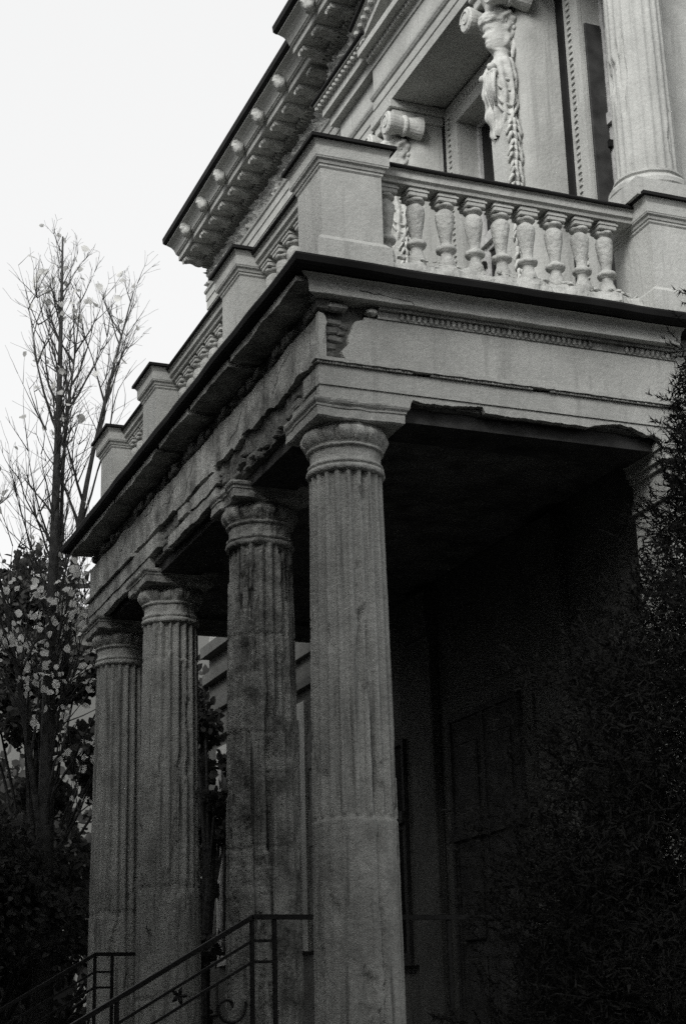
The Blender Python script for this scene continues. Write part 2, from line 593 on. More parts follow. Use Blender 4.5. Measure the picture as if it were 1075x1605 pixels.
for k, y in enumerate(CY):
    cp = part('column', portico)
    sp = specs[k]
    fluted_shaft('shaft', 0, y, ZF + 0.16, 5.51, column_r, NFL, 250 if k < 2 else 190, cp, sp['mat'], sp['seed'], sp['decay'], sp['cable'], sp['joints'], sp['cracks'], sp.get('holes', ()))
    # capital: astragal, necking, annulets, egg and dart echinus
    sd_ = sp['seed']
    lost = lambda a, z, s=sd_: (0.012 * max(0, noise.fractal(Vector((math.cos(a) * 1.6, math.sin(a) * 1.6, z * 3 + s)), 1, 2, 4)) * (1.0 + 3 * sp['decay']))

    def egg(a, z, amp, ph=0.0):
        e = abs(math.cos(a * 8))
        return amp * (math.sqrt(max(0, 1 - ((1 - e) / .72) ** 2)) if e > .28 else (0.75 if e < .10 else 0.0))

    rows = []
    for r, z in ((.262, 5.495), (.285, 5.505), (.292, 5.525), (.285, 5.545), (.270, 5.548), (.272, 5.556), (.282, 5.562), (.284, 5.575), (.276, 5.585), (.262, 5.588), (.260, 5.62), (.262, 5.66), (.266, 5.682), (.284, 5.686), (.286, 5.702), (.278, 5.706)):
        rows.append((z, lambda a, r=r, z=z: r - lost(a, z)))
    for i in range(15):
        t = i / 14
        z = 5.710 + 0.145 * t
        prof = 0.266 + 0.030 * math.sin(t * math.pi * 0.62)
        rows.append((z, lambda a, z=z, prof=prof, t=t: prof + egg(a, z, 0.038 * math.sin(math.pi * min(1, t * 1.12 + .03)) ** .6 if t < .86 else 0.012) - 1.5 * lost(a, z)))
    rows.append((5.858, lambda a: 0.30))
    ring_mesh('capital', rows, (0, y), 160, cp, 'ornament' if k != 1 else 'column_plaster_decayed', smooth=False)
    ab = MB()
    prof = [(.325, 5.850), (.340, 5.862), (.342, 5.925), (.350, 5.930), (.352, 5.945), (.366, 5.960), (.372, 5.975), (.372, 5.989)]
    nseg = 16
    v, f = [], []
    for h, z in prof:
        ring = []
        for sx, sy, ex, ey in ((-1, -1, 1, -1), (1, -1, 1, 1), (1, 1, -1, 1), (-1, 1, -1, -1)):
            for i in range(nseg):
                t = i / nseg
                px_, py_ = h * (sx + (ex - sx) * t), h * (sy + (ey - sy) * t)
                pr = Vector((px_, py_ + y, z))
                dmg = max(0, noise.fractal(pr * 3.1 + Vector((sd_, 0, 0)), 1, 2, 4)) * (0.02 + 0.07 * sp['decay'])
                if k == 0 and px_ < -.2:
                    dmg *= 1.5
                fct = 1 - dmg / h
                ring.append((px_ * fct, y + py_ * fct, z + 0.004 * noise.noise(pr * 9)))
        v += ring
    m_ = nseg * 4
    for i in range(len(prof) - 1):
        for j in range(m_):
            f.append((i * m_ + j, i * m_ + (j + 1) % m_, (i + 1) * m_ + (j + 1) % m_, (i + 1) * m_ + j))
    f.append(tuple(range(m_ - 1, -1, -1)))
    f.append(tuple(range((len(prof) - 1) * m_, len(prof) * m_)))
    obj('abacus', (v, f), 'plaster' if k == 0 else 'plaster_worn', cp)
    bs = MB().squares((0, y), [(.40, ZF), (.40, ZF + .08)])
    bs.lathe([(.385, ZF + .08), (.395, ZF + .10), (.385, ZF + .13), (.34, ZF + .14), (.33, ZF + .165), (.30, ZF + .175)], (0, y), 40)
    obj('base', bs.get(), 'stone_step', cp)

# masonry core of the entablature, rough and dark where the plaster is gone
def subdiv_side(z0, z1, n):
    return [(z0 + (z1 - z0) * i / n) for i in range(n + 1)]


core_prof = [(-.25, 6.045), (.215, 6.045)] + [(.250, z) for z in subdiv_side(6.06, 6.86, 12)] + [(.42, 6.885), (.42, 6.985), (-.25, 6.985)]
core = sweep_u(core_prof, (60, 150, 20))
core.v = [(x, y, z) if z > 6.9 else tuple(Vector((x, y, z)) + Vector((noise.fractal(Vector((x, y, z)) * 6, 1, 2, 4) * .022, noise.fractal(Vector((x, y, z)) * 6 + Vector((9, 0, 0)), 1, 2, 4) * .022 * (0.4 if y < -.2 else 1), noise.noise(Vector((x, y, z)) * 5) * .012))) for x, y, z in core.v]
obj('masonry_core', core.get(), 'rubble', portico)

# --- near side: plaster skin, mostly whole, broken along its lower edge
XE = 2.73
pl = MB()
low = [(-.305, 5.992), (.40, 5.995), (.415, 6.05)] + jag(.43, 1.0, 6.075, .03, .02, 1.0) + jag(1.02, 1.85, 6.035, .022, .02, 4.0) + \
    [(1.9, 6.03)] + [(1.9 + .6 * t, 6.025 + .06 * math.sin(math.pi * min(1, t * 1.15)) + .006 * random.uniform(-1, 1)) for t in np.linspace(.04, .96, 18)] + [(2.56, 5.995), (XE, 5.99)]
pl.prism(low + [(XE, 6.105), (-.305, 6.105)], SIDE, .245, .300)
obj('lower_fascia', pl.get(), 'plaster', portico)
pl = MB().prism([(-.313, 6.108)] + [(XE, 6.108), (XE, 6.262)] + [(x, 6.262 + .004 * random.uniform(-1, 1)) for x in np.linspace(2.6, -.2, 40)] + [(-.313, 6.262)], SIDE, .245, .312)
obj('upper_fascia', pl.get(), 'plaster', portico)
# taenia with a row of small beads, chipped
tn = MB()
xs_ = np.linspace(-.335, XE, 130)
for i in range(len(xs_) - 1):
    a, b_ = xs_[i], xs_[i + 1]
    if noise.noise(Vector((a * 3.1, 2.2, 0))) > .42:
        continue
    tn.box(a, b_ - .004, -.335 + .004 * random.uniform(-1, 1), -.30, 6.266, 6.282)
obj('bead_row', tn.get(), 'ornament', portico)['kind'] = 'stuff'
tq = sweep_u([(.245, 6.284), (.338, 6.284), (.340, 6.296), (.352, 6.300), (.352, 6.312), (.245, 6.320)], (70, 2, 2))
tq.v = [p for p in tq.v]
# only the near side keeps it: clip the other runs away
tq2 = MB().prism([(-.352, 6.284)] + [(x, 6.284 + .003 * random.uniform(-1, 1)) for x in np.linspace(-.2, XE, 60)] + [(x, 6.312 + .003 * random.uniform(-1, 1)) for x in np.linspace(XE, -.352, 60)], SIDE, .245, .350)
obj('taenia', tq2.get(), 'plaster', portico)
# frieze skin with the broken corner
fr = [(0.02, 6.315), (XE, 6.315), (XE, 6.685), (.06, 6.685)] + [(.055, 6.66), (.03, 6.655), (-.005, 6.645), (-.02, 6.63), (-.035, 6.60), (-.04, 6.57), (-.06, 6.53), (-.07, 6.49), (-.065, 6.455), (-.09, 6.43), (-.115, 6.405), (-.125, 6.385), (-.11, 6.35), (-.09, 6.33)]
obj('side_frieze', MB().prism(fr, SIDE, .245, .300).get(), 'plaster', portico)
# corner strip of plaster left standing on the edge
cs = [(-.302, 6.315), (-.262, 6.315), (-.268, 6.36), (-.262, 6.40), (-.275, 6.44), (-.255, 6.50), (-.25, 6.56), (-.235, 6.60), (-.245, 6.64), (-.26, 6.67), (-.302, 6.68)]
obj('corner_plaster', MB().prism(cs, SIDE, .245, .300).get(), 'plaster', portico)
# exposed bricks and stones in the broken corner
for (u, z, w_, h_, rz) in ((-.17, 6.63, .13, .055, .05), (-.19, 6.56, .11, .06, -.08), (-.16, 6.495, .12, .055, .1), (-.20, 6.43, .10, .055, -.05), (-.20, 6.36, .09, .05, .12), (-.09, 6.60, .07, .05, .2), (-.11, 6.545, .06, .045, -.2)):
    bm_ = MB().bevbox(-w_ / 2, w_ / 2, -.05, .05, -h_ / 2, h_ / 2, .012).rough(.010, 14, u * 9 + z)
    o = obj('brick', bm_.get(), 'brick', portico)
    o.location = (u, -.218, z)
    o.rotation_euler = (0, rz, 0)
# bed mould blocks and egg band under the cornice (near side)
for (u, w_) in ((-.165, .17), (.115, .09)):
    o = obj('stone', MB().bevbox(u - w_ / 2, u + w_ / 2, -.345, -.26, 6.695, 6.755, .02).rough(.006, 20, u).get(), 'plaster_worn', portico)
eg = MB()
x = .17
while x < XE:
    if noise.noise(Vector((x * 2.1, 5, 0))) < .35:
        eg.lathe([(.004, 6.69), (.013, 6.70), (.018, 6.718), (.016, 6.738), (.010, 6.744)], (x, -.316), 8)
    x += .047
obj('egg_band', eg.rough(.004, 30).get(), 'plaster_worn', portico)['kind'] = 'stuff'
bd = MB().prism([(.165, 6.687)] + [(XE, 6.687), (XE, 6.765), (.165, 6.765)], SIDE, .245, .312)
bd.prism([(.165, 6.748), (XE, 6.748), (XE, 6.775), (.165, 6.775)], SIDE, .25, .345)
obj('bed_mould', bd.get(), 'plaster_worn', portico)

# cornice moulding (cavetto) on the near side: whole; with crack
def cav(dmg):
    return [(.25, 6.775), (.408, 6.775), (.414, 6.780), (.418, 6.835), (.426, 6.858), (.444, 6.874), (.470, 6.884), (.500, 6.888), (.25, 6.890)]


mb = MB()
pr = cav(0)
n = len(pr)
U = np.linspace(XE, -0.39, 90)
v, f = [], []
for i, u_ in enumerate(U):
    for d, z in pr:
        uu = u_ if i < len(U) - 1 else -d
        p = Vector((uu, -d, z))
        v.append(tuple(p + noise.noise_vector(p * 7) * .004))
for i in range(len(U) - 1):
    for j in range(n):
        f.append((i * n + j, (i + 1) * n + j, (i + 1) * n + (j + 1) % n, i * n + (j + 1) % n))
f.append(tuple(range((len(U) - 1) * n, len(U) * n)))
obj('side_cornice', (v, f), 'plaster', portico)
# the crack that wanders along the cornice
ck = [(-.02 + .42 * t, 6.838 - .03 * t + .012 * noise.noise(Vector((t * 9, 1, 1)))) for t in np.linspace(0, 1, 22)] + [(.415, 6.79), (.42, 6.777)]
cm = MB().tube([(u_, -.416 - max(0, (z - 6.83)) * .5, z) for u_, z in ck], .0045, 5)
obj('crack', cm.get(), 'rubble', portico)

# --- front: ragged plaster
ff = MB()
segs = [(-.296, .93, .055, 0.5), (.945, 2.28, .06, 3.5), (2.31, 3.55, .035, 7.3), (3.565, 5.2, .035, 9.9), (5.21, 6.88, .02, 12.1)]
for a, b_, amp, sd_ in segs:
    lo = jag(a, b_, 6.33, amp, .03, sd_)
    lo = [(u_, min(z, 6.45)) for u_, z in lo]
    up_ = [(u_, min(z, 6.684)) for u_, z in jag(b_, a, 6.662, .036, .03, sd_ + 3, .4)]
    ff.prism(lo + up_, FRONT, .243, .298)
obj('front_frieze', ff.get(), 'plaster_worn', portico)
fg = MB()
# fragments of fascia that still hang on the front
def frag(u0, u1, z0, z1, amp, sd_, d1=.30):
    lo = jag(u0, u1, z0, amp, .03, sd_)
    up_ = jag(u1, u0, z1, amp * .5, .04, sd_ + 2)
    return lo + up_


for q in ((-.296, .02, 6.118, 6.255, .012, 1.1, .309), (-.296, .30, 6.0, 6.098, .012, 1.9, .296), (2.15, 2.95, 6.14, 6.26, .03, 2.5, .312), (2.2, 3.7, 6.02, 6.13, .03, 3.7, .298), (4.0, 6.88, 6.115, 6.265, .012, 5.1, .312),
          (4.35, 6.88, 6.005, 6.11, .025, 6.4, .300), (4.9, 6.9, 6.275, 6.312, .006, 8.2, .345), (3.05, 3.35, 6.17, 6.27, .03, 9.2, .305)):
    fg = MB().prism(frag(*q[:6]), FRONT, .243, q[6])
    obj('fascia_fragment', fg.get(), 'plaster_worn', portico)
# ragged cornice lip under the gutter, front
for (u0, u1, sd_) in ((-.40, 1.15, 1), (1.22, 2.28, 2), (2.36, 3.30, 3), (3.42, 4.95, 4), (5.02, 6.98, 5)):
    lo = [(u_, min(z, 6.884)) for u_, z in jag(u0, u1, 6.846, .036, .020, sd_ * 3.3, .6)]
    o = obj('cornice_fragment', MB().prism(lo + [(u1, 6.892), (u0, 6.892)], FRONT, .26, .503 + .004 * math.sin(sd_)).get(), 'plaster_worn', portico)
# decayed bed mould blocks on the front, hanging stones
for i in range(42):
    u_ = -.25 + i * .17 + random.uniform(-.04, .04)
    w_, h_ = random.uniform(.08, .19), random.uniform(.04, .09)
    if random.random() < .35:
        continue
    dd = random.uniform(.27, .33)
    o = obj('stone', MB().bevbox(-dd, -.22, u_ - w_ / 2, u_ + w_ / 2, 6.735 - h_ / 2, 6.745 + h_ / 2, .012).rough(.016, 11, u_ * 3).get(), 'rubble' if random.random() < .6 else 'brick', portico)
for i in range(60):
    u_ = random.uniform(-.2, 4.2)
    z = random.uniform(6.05, 6.24)
    w_, h_ = random.uniform(.07, .16), random.uniform(.04, .07)
    o = obj('brick', MB().bevbox(-.272 - random.uniform(0, .025), -.2, u_ - w_ / 2, u_ + w_ / 2, z - h_ / 2, z + h_ / 2, .01).rough(.012, 13, u_ * 5).get(), 'brick' if random.random() < .6 else 'rubble', portico)
# hairline cracks wandering over the front plaster
for k_, (u_, z_) in enumerate(((.35, 6.62), (1.35, 6.58), (1.9, 6.40), (2.85, 6.63), (3.9, 6.5), (4.6, 6.62), (5.6, 6.55), (6.2, 6.45))):
    pts, uu, zz_, an = [], u_, z_, random.uniform(3.4, 5.6)
    for q in range(16):
        pts.append((-.2985, uu, max(6.345, min(6.66, zz_))))
        an += random.uniform(-.55, .55)
        uu += .032 * math.cos(an)
        zz_ += .026 * math.sin(an)
    obj('crack', MB().tube(pts, .0035, 5).get(), 'rubble', portico)
# far side skin
obj('side_frieze', MB().box(-.24, 2.73, YF + .24, YF + .30, 6.0, 6.88).get(), 'plaster_worn', portico)

# gutter sheet
gt = sweep_u([(.30, 6.893), (.515, 6.898), (.552, 6.912), (.572, 6.930), (.582, 6.972), (.575, 6.990), (.40, 7.005), (.30, 7.005)], (50, 120, 12), 3.3)
gt.v = [tuple(Vector(p) + noise.noise_vector(Vector(p) * 2.2) * .008) for p in gt.v]
obj('gutter', gt.get(), 'sheet_metal', portico)
obj('balcony_deck', MB().box(-.40, 3.22, -.40, YF + .40, 6.99, 7.02).get(), 'plaster', portico)
# porch ceiling with boards
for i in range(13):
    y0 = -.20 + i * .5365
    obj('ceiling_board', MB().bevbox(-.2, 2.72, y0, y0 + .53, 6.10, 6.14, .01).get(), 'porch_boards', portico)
# beam behind the broken architrave
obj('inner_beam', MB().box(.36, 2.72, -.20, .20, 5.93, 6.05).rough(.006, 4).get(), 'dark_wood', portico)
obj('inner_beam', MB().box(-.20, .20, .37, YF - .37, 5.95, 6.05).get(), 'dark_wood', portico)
# porch platform and steps
obj('platform', MB().bevbox(-.62, 2.74, -.62, YF + .62, 0.0, ZF, .02).get(), 'stone_step', portico)
for i in range(8):
    zt = ZF - .175 * (i + 1)
    obj('step', MB().bevbox(-.62 - .33 * (i + 1) - .003, -.62 - .33 * i - .003, .75, 5.83, -.05, zt, .012).get(), 'stone_step', portico)

# ================================================================== BALUSTRADE
bal = thing('balcony_balustrade', 'stucco balustrade with vase balusters and capped piers above the portico', 'balustrade')
ZB = 7.02


def pier(c, h=.25, name='pier'):
    p = part(name, bal)
    cx, cy = c
    b_ = MB().squares(c, [(h + .055, ZB - .01), (h + .055, ZB + .10), (h + .05, 7.30), (h + .012, 7.345)])
    obj('plinth', b_.rough(.004, 6, cx + cy).get(), 'plaster', p)
    obj('dado', MB().squares(c, [(h, 7.33), (h, 7.93)]).get(), 'plaster', p)
    cp_ = MB().squares(c, [(h, 7.915), (h + .012, 7.93), (h + .012, 7.945), (h + .022, 7.952), (h + .028, 7.972), (h + .045, 7.985), (h + .048, 7.995), (h + .052, 8.0), (h + .052, 8.085), (h + .06, 8.10), (h + .075, 8.125)])
    obj('cap', cp_.get(), 'plaster', p)
    sh = MB().squares(c, [(h + .07, 8.128), (h + .10, 8.130), (h + .10, 8.158), (h * .6, 8.19)])
    obj('cover_sheet', sh.get(), 'sheet_metal', p)
    return p


pier((.02, .02))
for y in (1.97, 4.68, 6.50):
    pier((.02, y))
pier((2.93, .02), .285)

bprof = [(.074, 7.28), (.074, 7.39), (.060, 7.43), (.050, 7.45), (.046, 7.48), (.052, 7.498), (.078, 7.510), (.084, 7.527), (.078, 7.545), (.052, 7.555), (.044, 7.575), (.048, 7.615), (.058, 7.67), (.070, 7.745), (.078, 7.80), (.076, 7.832), (.062, 7.858), (.048, 7.868), (.046, 7.876), (.068, 7.885), (.080, 7.895), (.080, 7.912)]
bm0 = MB().bevbox(-.082, .082, -.082, .082, 7.914, 8.0, .008)
bm0.box(-.09, .09, -.09, .09, 7.955, 7.97)
bx = [.40, .655, .915, 1.165, 1.405, 1.65, 1.905, 2.145, 2.375]
protos = []
for k_ in range(4):                     # four castings, each chipped and worn in its own way
    q = MB().lathe(bprof, (0, 0), 26)
    v_ = []
    for p in q.v:
        P_ = Vector(p)
        nn = noise.fractal(Vector((p[0] * 9, p[1] * 9, p[2] * 7 + k_ * 13.7)), 1, 2, 4)
        cut = .016 * max(0, nn - .12)
        f_ = 1 - cut / max(.03, math.hypot(p[0], p[1]))
        w_ = noise.noise_vector(P_ * 18 + Vector((k_ * 5, 0, 0))) * .004
        v_.append((p[0] * f_ + w_.x, p[1] * f_ + w_.y, p[2] + w_.z))
    q.v = v_
    protos.append([q, None])


def add_baluster(x_, y_, i):
    pr_ = protos[(i * 7 + int(y_ * 3)) % 4]
    if pr_[1] is None:
        o = obj('baluster', pr_[0].get(), 'ornament', bal, smooth=True)
        obj('abacus_block', bm0.get(), 'plaster', o)
        pr_[1] = o
    else:
        o = copy_obj(pr_[1], bal)
    o.location = (x_, y_, 0)
    o.rotation_euler = (random.uniform(-.001, .001), random.uniform(-.001, .001), random.uniform(-3, 3))
    for ch in o.children:
        ch.rotation_euler = (0, 0, -o.rotation_euler[2])


for i, x_ in enumerate(bx):
    add_baluster(x_, .02, i)
for a, b_, nb in ((.33, 1.66, 5), (2.28, 4.37, 8), (4.99, 6.19, 5)):
    for i in range(nb):
        add_baluster(.02, a + (b_ - a) * (i + .5) / nb, i)


def rail(x0, x1, y0, y1, along):
    r = part('handrail', bal)
    prof = [(-.10, 7.995), (.10, 7.995), (.105, 8.02), (.128, 8.035), (.132, 8.085), (.145, 8.10), (-.145, 8.10), (-.132, 8.085), (-.128, 8.035), (-.105, 8.02)]
    top = [(-.165, 8.10), (.165, 8.10), (.172, 8.112), (.165, 8.128), (0, 8.145), (-.165, 8.128), (-.172, 8.112)]
    for nm, pf, mt in (('moulding', prof, 'plaster'), ('cover_sheet', top, 'sheet_metal')):
        if along == 'x':
            m_ = MB().extrude_y([(u_, z) for u_, z in pf], x0, x1, 20)
            m_.v = [(y, .02 + x, z + .004 * noise.noise(Vector((y * 2, 0, 0)))) for x, y, z in m_.v]
        else:
            m_ = MB().extrude_y([(u_ + .02, z) for u_, z in pf], y0, y1, 20)
        obj(nm, m_.get(), mt, r)


rail(.27, 2.645, 0, 0, 'x')
rail(0, 0, .27, 1.72, 'y')
rail(0, 0, 2.22, 4.43, 'y')
rail(0, 0, 4.93, 6.25, 'y')


def base_course(fn, u0, u1, mat):
    """crumbling kerb the balusters stand on"""
    v, f = [], []
    nu = int((u1 - u0) / .03)
    prof = [(-.21, 7.0), (-.21, 7.08), (-.205, 7.15), (-.19, 7.21), (-.165, 7.27), (-.13, 7.31), (-.05, 7.33), (.05, 7.33), (.13, 7.31), (.19, 7.25), (.21, 7.15), (.21, 7.0)]
    for i in range(nu + 1):
        u_ = u0 + (u1 - u0) * i / nu
        for d, z in prof:
            p = Vector((u_, d, z))
            q = 1.0 if z > 7.1 else .2
            v.append(fn(u_, d + q * .035 * noise.fractal(p * 6, 1, 2, 4), z + q * .045 * noise.fractal(p * 6 + Vector((4, 4, 4)), 1, 2, 4)))
    n_ = len(prof)
    for i in range(nu):
        for j in range(n_):
            f.append((i * n_ + j, i * n_ + (j + 1) % n_, (i + 1) * n_ + (j + 1) % n_, (i + 1) * n_ + j))
    obj('kerb', (v, f), mat, bal)


base_course(lambda u_, d, z: (u_, .02 + d, z), .28, 2.64, 'ornament')
base_course(lambda u_, d, z: (.02 + d, u_, z), .28, 1.70, 'ornament')
base_course(lambda u_, d, z: (.02 + d, u_, z), 2.24, 4.41, 'ornament')
base_course(lambda u_, d, z: (.02 + d, u_, z), 4.95, 6.23, 'ornament')

# fallen crumbs of plaster lying on the kerb and the gutter's inner edge
cr = MB()
for i in range(150):
    u_ = random.uniform(.3, 2.6)
    d_ = random.choice((random.uniform(-.16, .1), random.uniform(-.36, -.2)))
    z = 7.325 if d_ > -.17 else 7.03
    r_ = random.uniform(.008, .028) * (1 if d_ > -.17 else .8)
    q = MB().bevbox(-r_, r_, -r_ * .8, r_ * .8, -r_ * .5, r_ * .7, r_ * .3).rough(r_ * .7, 60, i * 1.3)
    cr.add([(u_ + a, .02 + d_ + b_, z + c) for a, b_, c in q.v], q.f)
obj('plaster_crumbs', cr.get(), 'ornament', bal)['kind'] = 'stuff'

# ================================================================== MANSION
man = thing('mansion', 'grand stucco mansion with sculpted cornice, upper loggia and herm statues behind the portico', 'mansion', (2.75, 5, 0))
man.location = (0, 0, 0)
XW, XU, YE = 2.75, 2.50, 12.27
obj('wall', MB().box(XW, XW + .3, 5.35, YE, 7.05, 13.4).get(), 'plaster', man)
obj('wall', MB().box(XW, XW + .3, 5.35, YE, 0, 7.048).get(), 'plaster_shaded', man)
obj('porch_wall', MB().box(XW + .002, XW + .3, .25, 5.348, 0, 7.0).get(), 'porch_shade_plaster', man)
obj('end_wall', MB().box(XW + .3, 12, YE - .3, YE - .002, 0, 13.4).get(), 'far_wall', man)
obj('side_wall', MB().box(3.203, 13, .246, .55, 0, 13.4).get(), 'plaster', man)
obj('anta', MB().box(2.60, 3.2, -.24, .248, 0, 5.99).get(), 'plaster', man)
ant = MB()
for z0, z1, e in ((5.55, 5.60, .03), (5.605, 5.63, .015), (5.80, 5.85, .03), (5.85, 5.93, .06), (5.93, 5.988, .08)):
    ant.box(2.60 - e, 3.2, -.24 - e, .246, z0, z1)
obj('anta_capital', ant.get(), 'plaster', man)
# side entablature continues over the anta
obj('anta_pier', MB().box(2.745, 3.2, -.29, .246, 5.992, 6.888).get(), 'plaster', man)
# pilasters, door, windows below the porch (deep shade)
for y in (1.93, 4.65, 6.58):
    p = part('pilaster', man)
    obj('shaft', MB().bevbox(XW - .10, XW + .001, y - .27, y + .27, ZF, 5.55, .01).get(), 'porch_shade_plaster', p)
    obj('capital', MB().box(XW - .14, XW + .001, y - .31, y + .31, 5.55, 5.72).box(XW - .17, XW + .001, y - .34, y + .34, 5.72, 5.99).get(), 'porch_shade_plaster', p)


def opening(name, y0, y1, z0, z1, x_, sur=.18, depth=.22, kind='window', orn=True, bars=True, mats=('plaster', 'wood_paint')):
    p = part(name, man)
    s = MB()
    for a in ((y0 - sur, y0, z0, z1 + sur), (y1, y1 + sur, z0, z1 + sur), (y0, y1, z1, z1 + sur)):
        s.box(x_ - .045, x_ + .002, *a)
    so = obj('surround', s.get(), mats[0], p)
    if orn:
        eg_ = MB()
        for yy in (y0 - sur * .62, y1 + sur * .62):
            z = z0
            while z < z1 + sur * .5:
                eg_.box(x_ - .062, x_ - .04, yy - .028, yy + .028, z, z + .035)
                z += .07
        y = y0
        while y < y1:
            eg_.box(x_ - .062, x_ - .04, y, y + .035, z1 + sur * .5, z1 + sur * .5 + .055)
            y += .07
        eg_.rough(.006, 30)
        obj('leaf_band', eg_.get(), 'ornament', p)['kind'] = 'stuff'
    fr_ = MB()
    xf = x_ + depth
    t = .055
    fr_.box(xf - .04, xf + .03, y0, y0 + t, z0, z1).box(xf - .04, xf + .03, y1 - t, y1, z0, z1).box(xf - .038, xf + .028, y0 + t, y1 - t, z1 - t, z1).box(xf - .038, xf + .028, y0 + t, y1 - t, z0, z0 + t)
    ym = (y0 + y1) / 2
    if bars:
        zt = z0 + (z1 - z0) * .62
        fr_.box(xf - .075, xf + .026, y0 + .002, y1 - .002, zt, zt + .12)
        fr_.box(xf - .036, xf + .026, ym - .035, ym + .035, z0 + t, zt).box(xf - .036, xf + .026, ym - .03, ym + .03, zt + .12, z1 - t)
        # casement leaves
        for a, c in ((y0 + t, ym - .035), (ym + .035, y1 - t)):
            fr_.box(xf - .028, xf + .02, a, a + .05, z0 + t, zt).box(xf - .028, xf + .02, c - .05, c, z0 + t, zt).box(xf - .026, xf + .018, a + .05, c - .05, zt - .06, zt).box(xf - .026, xf + .018, a + .05, c - .05, z0 + t, z0 + t + .07)
    obj('frame', fr_.get(), mats[1], p)
    if kind == 'window':
        if bars:
            for a, c, zz0, zz1 in ((y0 + t, ym - .03, z0 + t, zt), (ym + .03, y1 - t, z0 + t, zt), (y0 + t, ym - .03, zt + .12, z1 - t), (ym + .03, y1 - t, zt + .12, z1 - t)):
                obj('pane', MB().box(xf, xf + .008, a, c, zz0, zz1).get(), 'glass', p)
            obj('hinge', MB().box(xf - .09, xf - .04, y1 - t - .01, y1 - t + .03, z0 + .9, z0 + 1.10).box(xf - .085, xf - .04, y1 - t - .02, y1 - t + .04, zt - .25, zt - .18).get(), 'iron', p)
        else:
            obj('pane', MB().box(xf, xf + .008, y0, y1, z0, z1).get(), 'glass', p)
    else:
        for a, c in ((y0 + t, ym - .004), (ym + .004, y1 - t)):
            lf = obj('door_leaf', MB().bevbox(xf - .02, xf + .03, a, c, z0, z1 - t, .006).get(), 'dark_wood', p)
            for zz0, zz1 in ((z0 + .15, z0 + .9), (z0 + 1.05, z1 - .3)):
                obj('panel', MB().bevbox(xf - .045, xf - .018, a + .12, c - .12, zz0, zz1, .012).get(), 'dark_wood', p)
    return p


opening('door', 2.55, 4.03, ZF, 4.6, XW, .2, -.06, 'door', False, True, ('porch_shade_plaster', 'dark_wood'))
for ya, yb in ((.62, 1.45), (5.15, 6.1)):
    opening('window', ya, yb, ZF + .9, 4.6, XW, .16, -.05, 'window', False, True, ('porch_shade_plaster', 'dark_wood'))
opening('window', 8.4, 9.7, 2.6, 5.4, XW, .2, -.05, 'window', False, True, ('plaster', 'wood_paint'))
opening('window', 10.6, 11.6, 2.6, 5.4, XW, .2, -.05, 'window', False, True, ('plaster', 'wood_paint'))
opening('window', 8.4, 9.7, 8.2, 11.2, XW, .2, -.05, 'window', False, True, ('plaster', 'wood_paint'))
opening('window', 10.6, 11.6, 8.2, 11.2, XW, .2, -.05, 'window', False, True, ('plaster', 'wood_paint'))
for z0, z1, e in ((1.2, 1.4, .10), (5.75, 5.85, .08), (6.15, 6.32, .07), (6.60, 6.75, .11), (7.0, 7.16, .14)):
    obj('string_course', MB().extrude_y([(XW - e, z0), (XW + .001, z0), (XW + .001, z1 + .04), (XW - e * .4, z1 + .03), (XW - e, z1)], 6.95, YE - .002, 8).get(), 'plaster_shaded', man)
for i in range(9):      # rustic courses on the ground floor
    z0 = 1.5 + i * .46
    for j in range(7):
        ya = 7.0 + j * .75 + (i % 2) * .37
        yb = min(ya + .74, YE - .01)
        if (ya < 9.92 and yb > 8.18 or ya < 11.82 and yb > 10.38) and z0 < 5.6:
            continue
        if yb - ya > .1:
            obj('rustic_block', MB().bevbox(XW - .05, XW + .001, ya, yb, z0, z0 + .445, .015).get(), 'plaster_shaded', man)

# --- upper loggia -------------------------------------------------
XB = 3.20
Y1a, Y1b, Z1, Z0 = 2.55, 4.12, 11.48, 7.35
Y2a, Y2b = .60, 1.40
bw_ = MB()
bw_.box(XB, XB + .3, 4.12, 5.35, 7.02, 11.83).box(XB, XB + .3, 1.40, 2.55, 7.02, 11.83).box(XB + .01, XB + .3, .56, .60, 7.02, 11.83)
bw_.box(XB + .001, XB + .299, 2.55, 4.12, Z1, 11.83).box(XB + .001, XB + .299, .60, 1.40, Z1, 11.83).box(XB + .001, XB + .299, 2.55, 4.12, 7.02, Z0).box(XB + .001, XB + .299, .60, 1.40, 7.02, Z0)
obj('loggia_wall', bw_.get(), 'plaster', man)
opening('window', Y1a, Y1b, Z0, Z1, XB, .30, .24, 'window', True, True)
w2 = opening('window', Y2a, Y2b, Z0, Z1, XB, .26, .24, 'window', True, True)
obj('reveal_panel', MB().bevbox(XB + .01, XB + .185, Y2b - .035, Y2b - .003, Z0, 11.02, .006).get(), 'dark_wood', w2)  # dark panel over the lower part of the window reveal
for yy in (4.435, 1.67):
    obj('dark_strip', MB().bevbox(XB - .06, XB - .001, yy, yy + .125, 7.02, 11.815, .01).get(), 'sheet_metal', man)  # dark strips standing beside the window surrounds
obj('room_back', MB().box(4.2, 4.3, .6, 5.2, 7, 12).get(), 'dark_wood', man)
obj('loggia_ceiling', MB().box(XU + .45, XB + .3, .26, 6.2, 11.835, 11.9).get(), 'plaster', man)

# loggia entablature; central part stands 8 cm proud of the wings
YJ, YG = 4.93, 6.17


def ent(x0, ya, yb, top=True):
    arch = [(x0, 11.82), (x0, 11.945), (x0 - .012, 11.95), (x0 - .012, 12.06), (x0 - .03, 12.07), (x0 - .05, 12.10), (x0 - .055, 12.13), (x0 + .5, 12.13), (x0 + .5, 11.82)]
    return arch


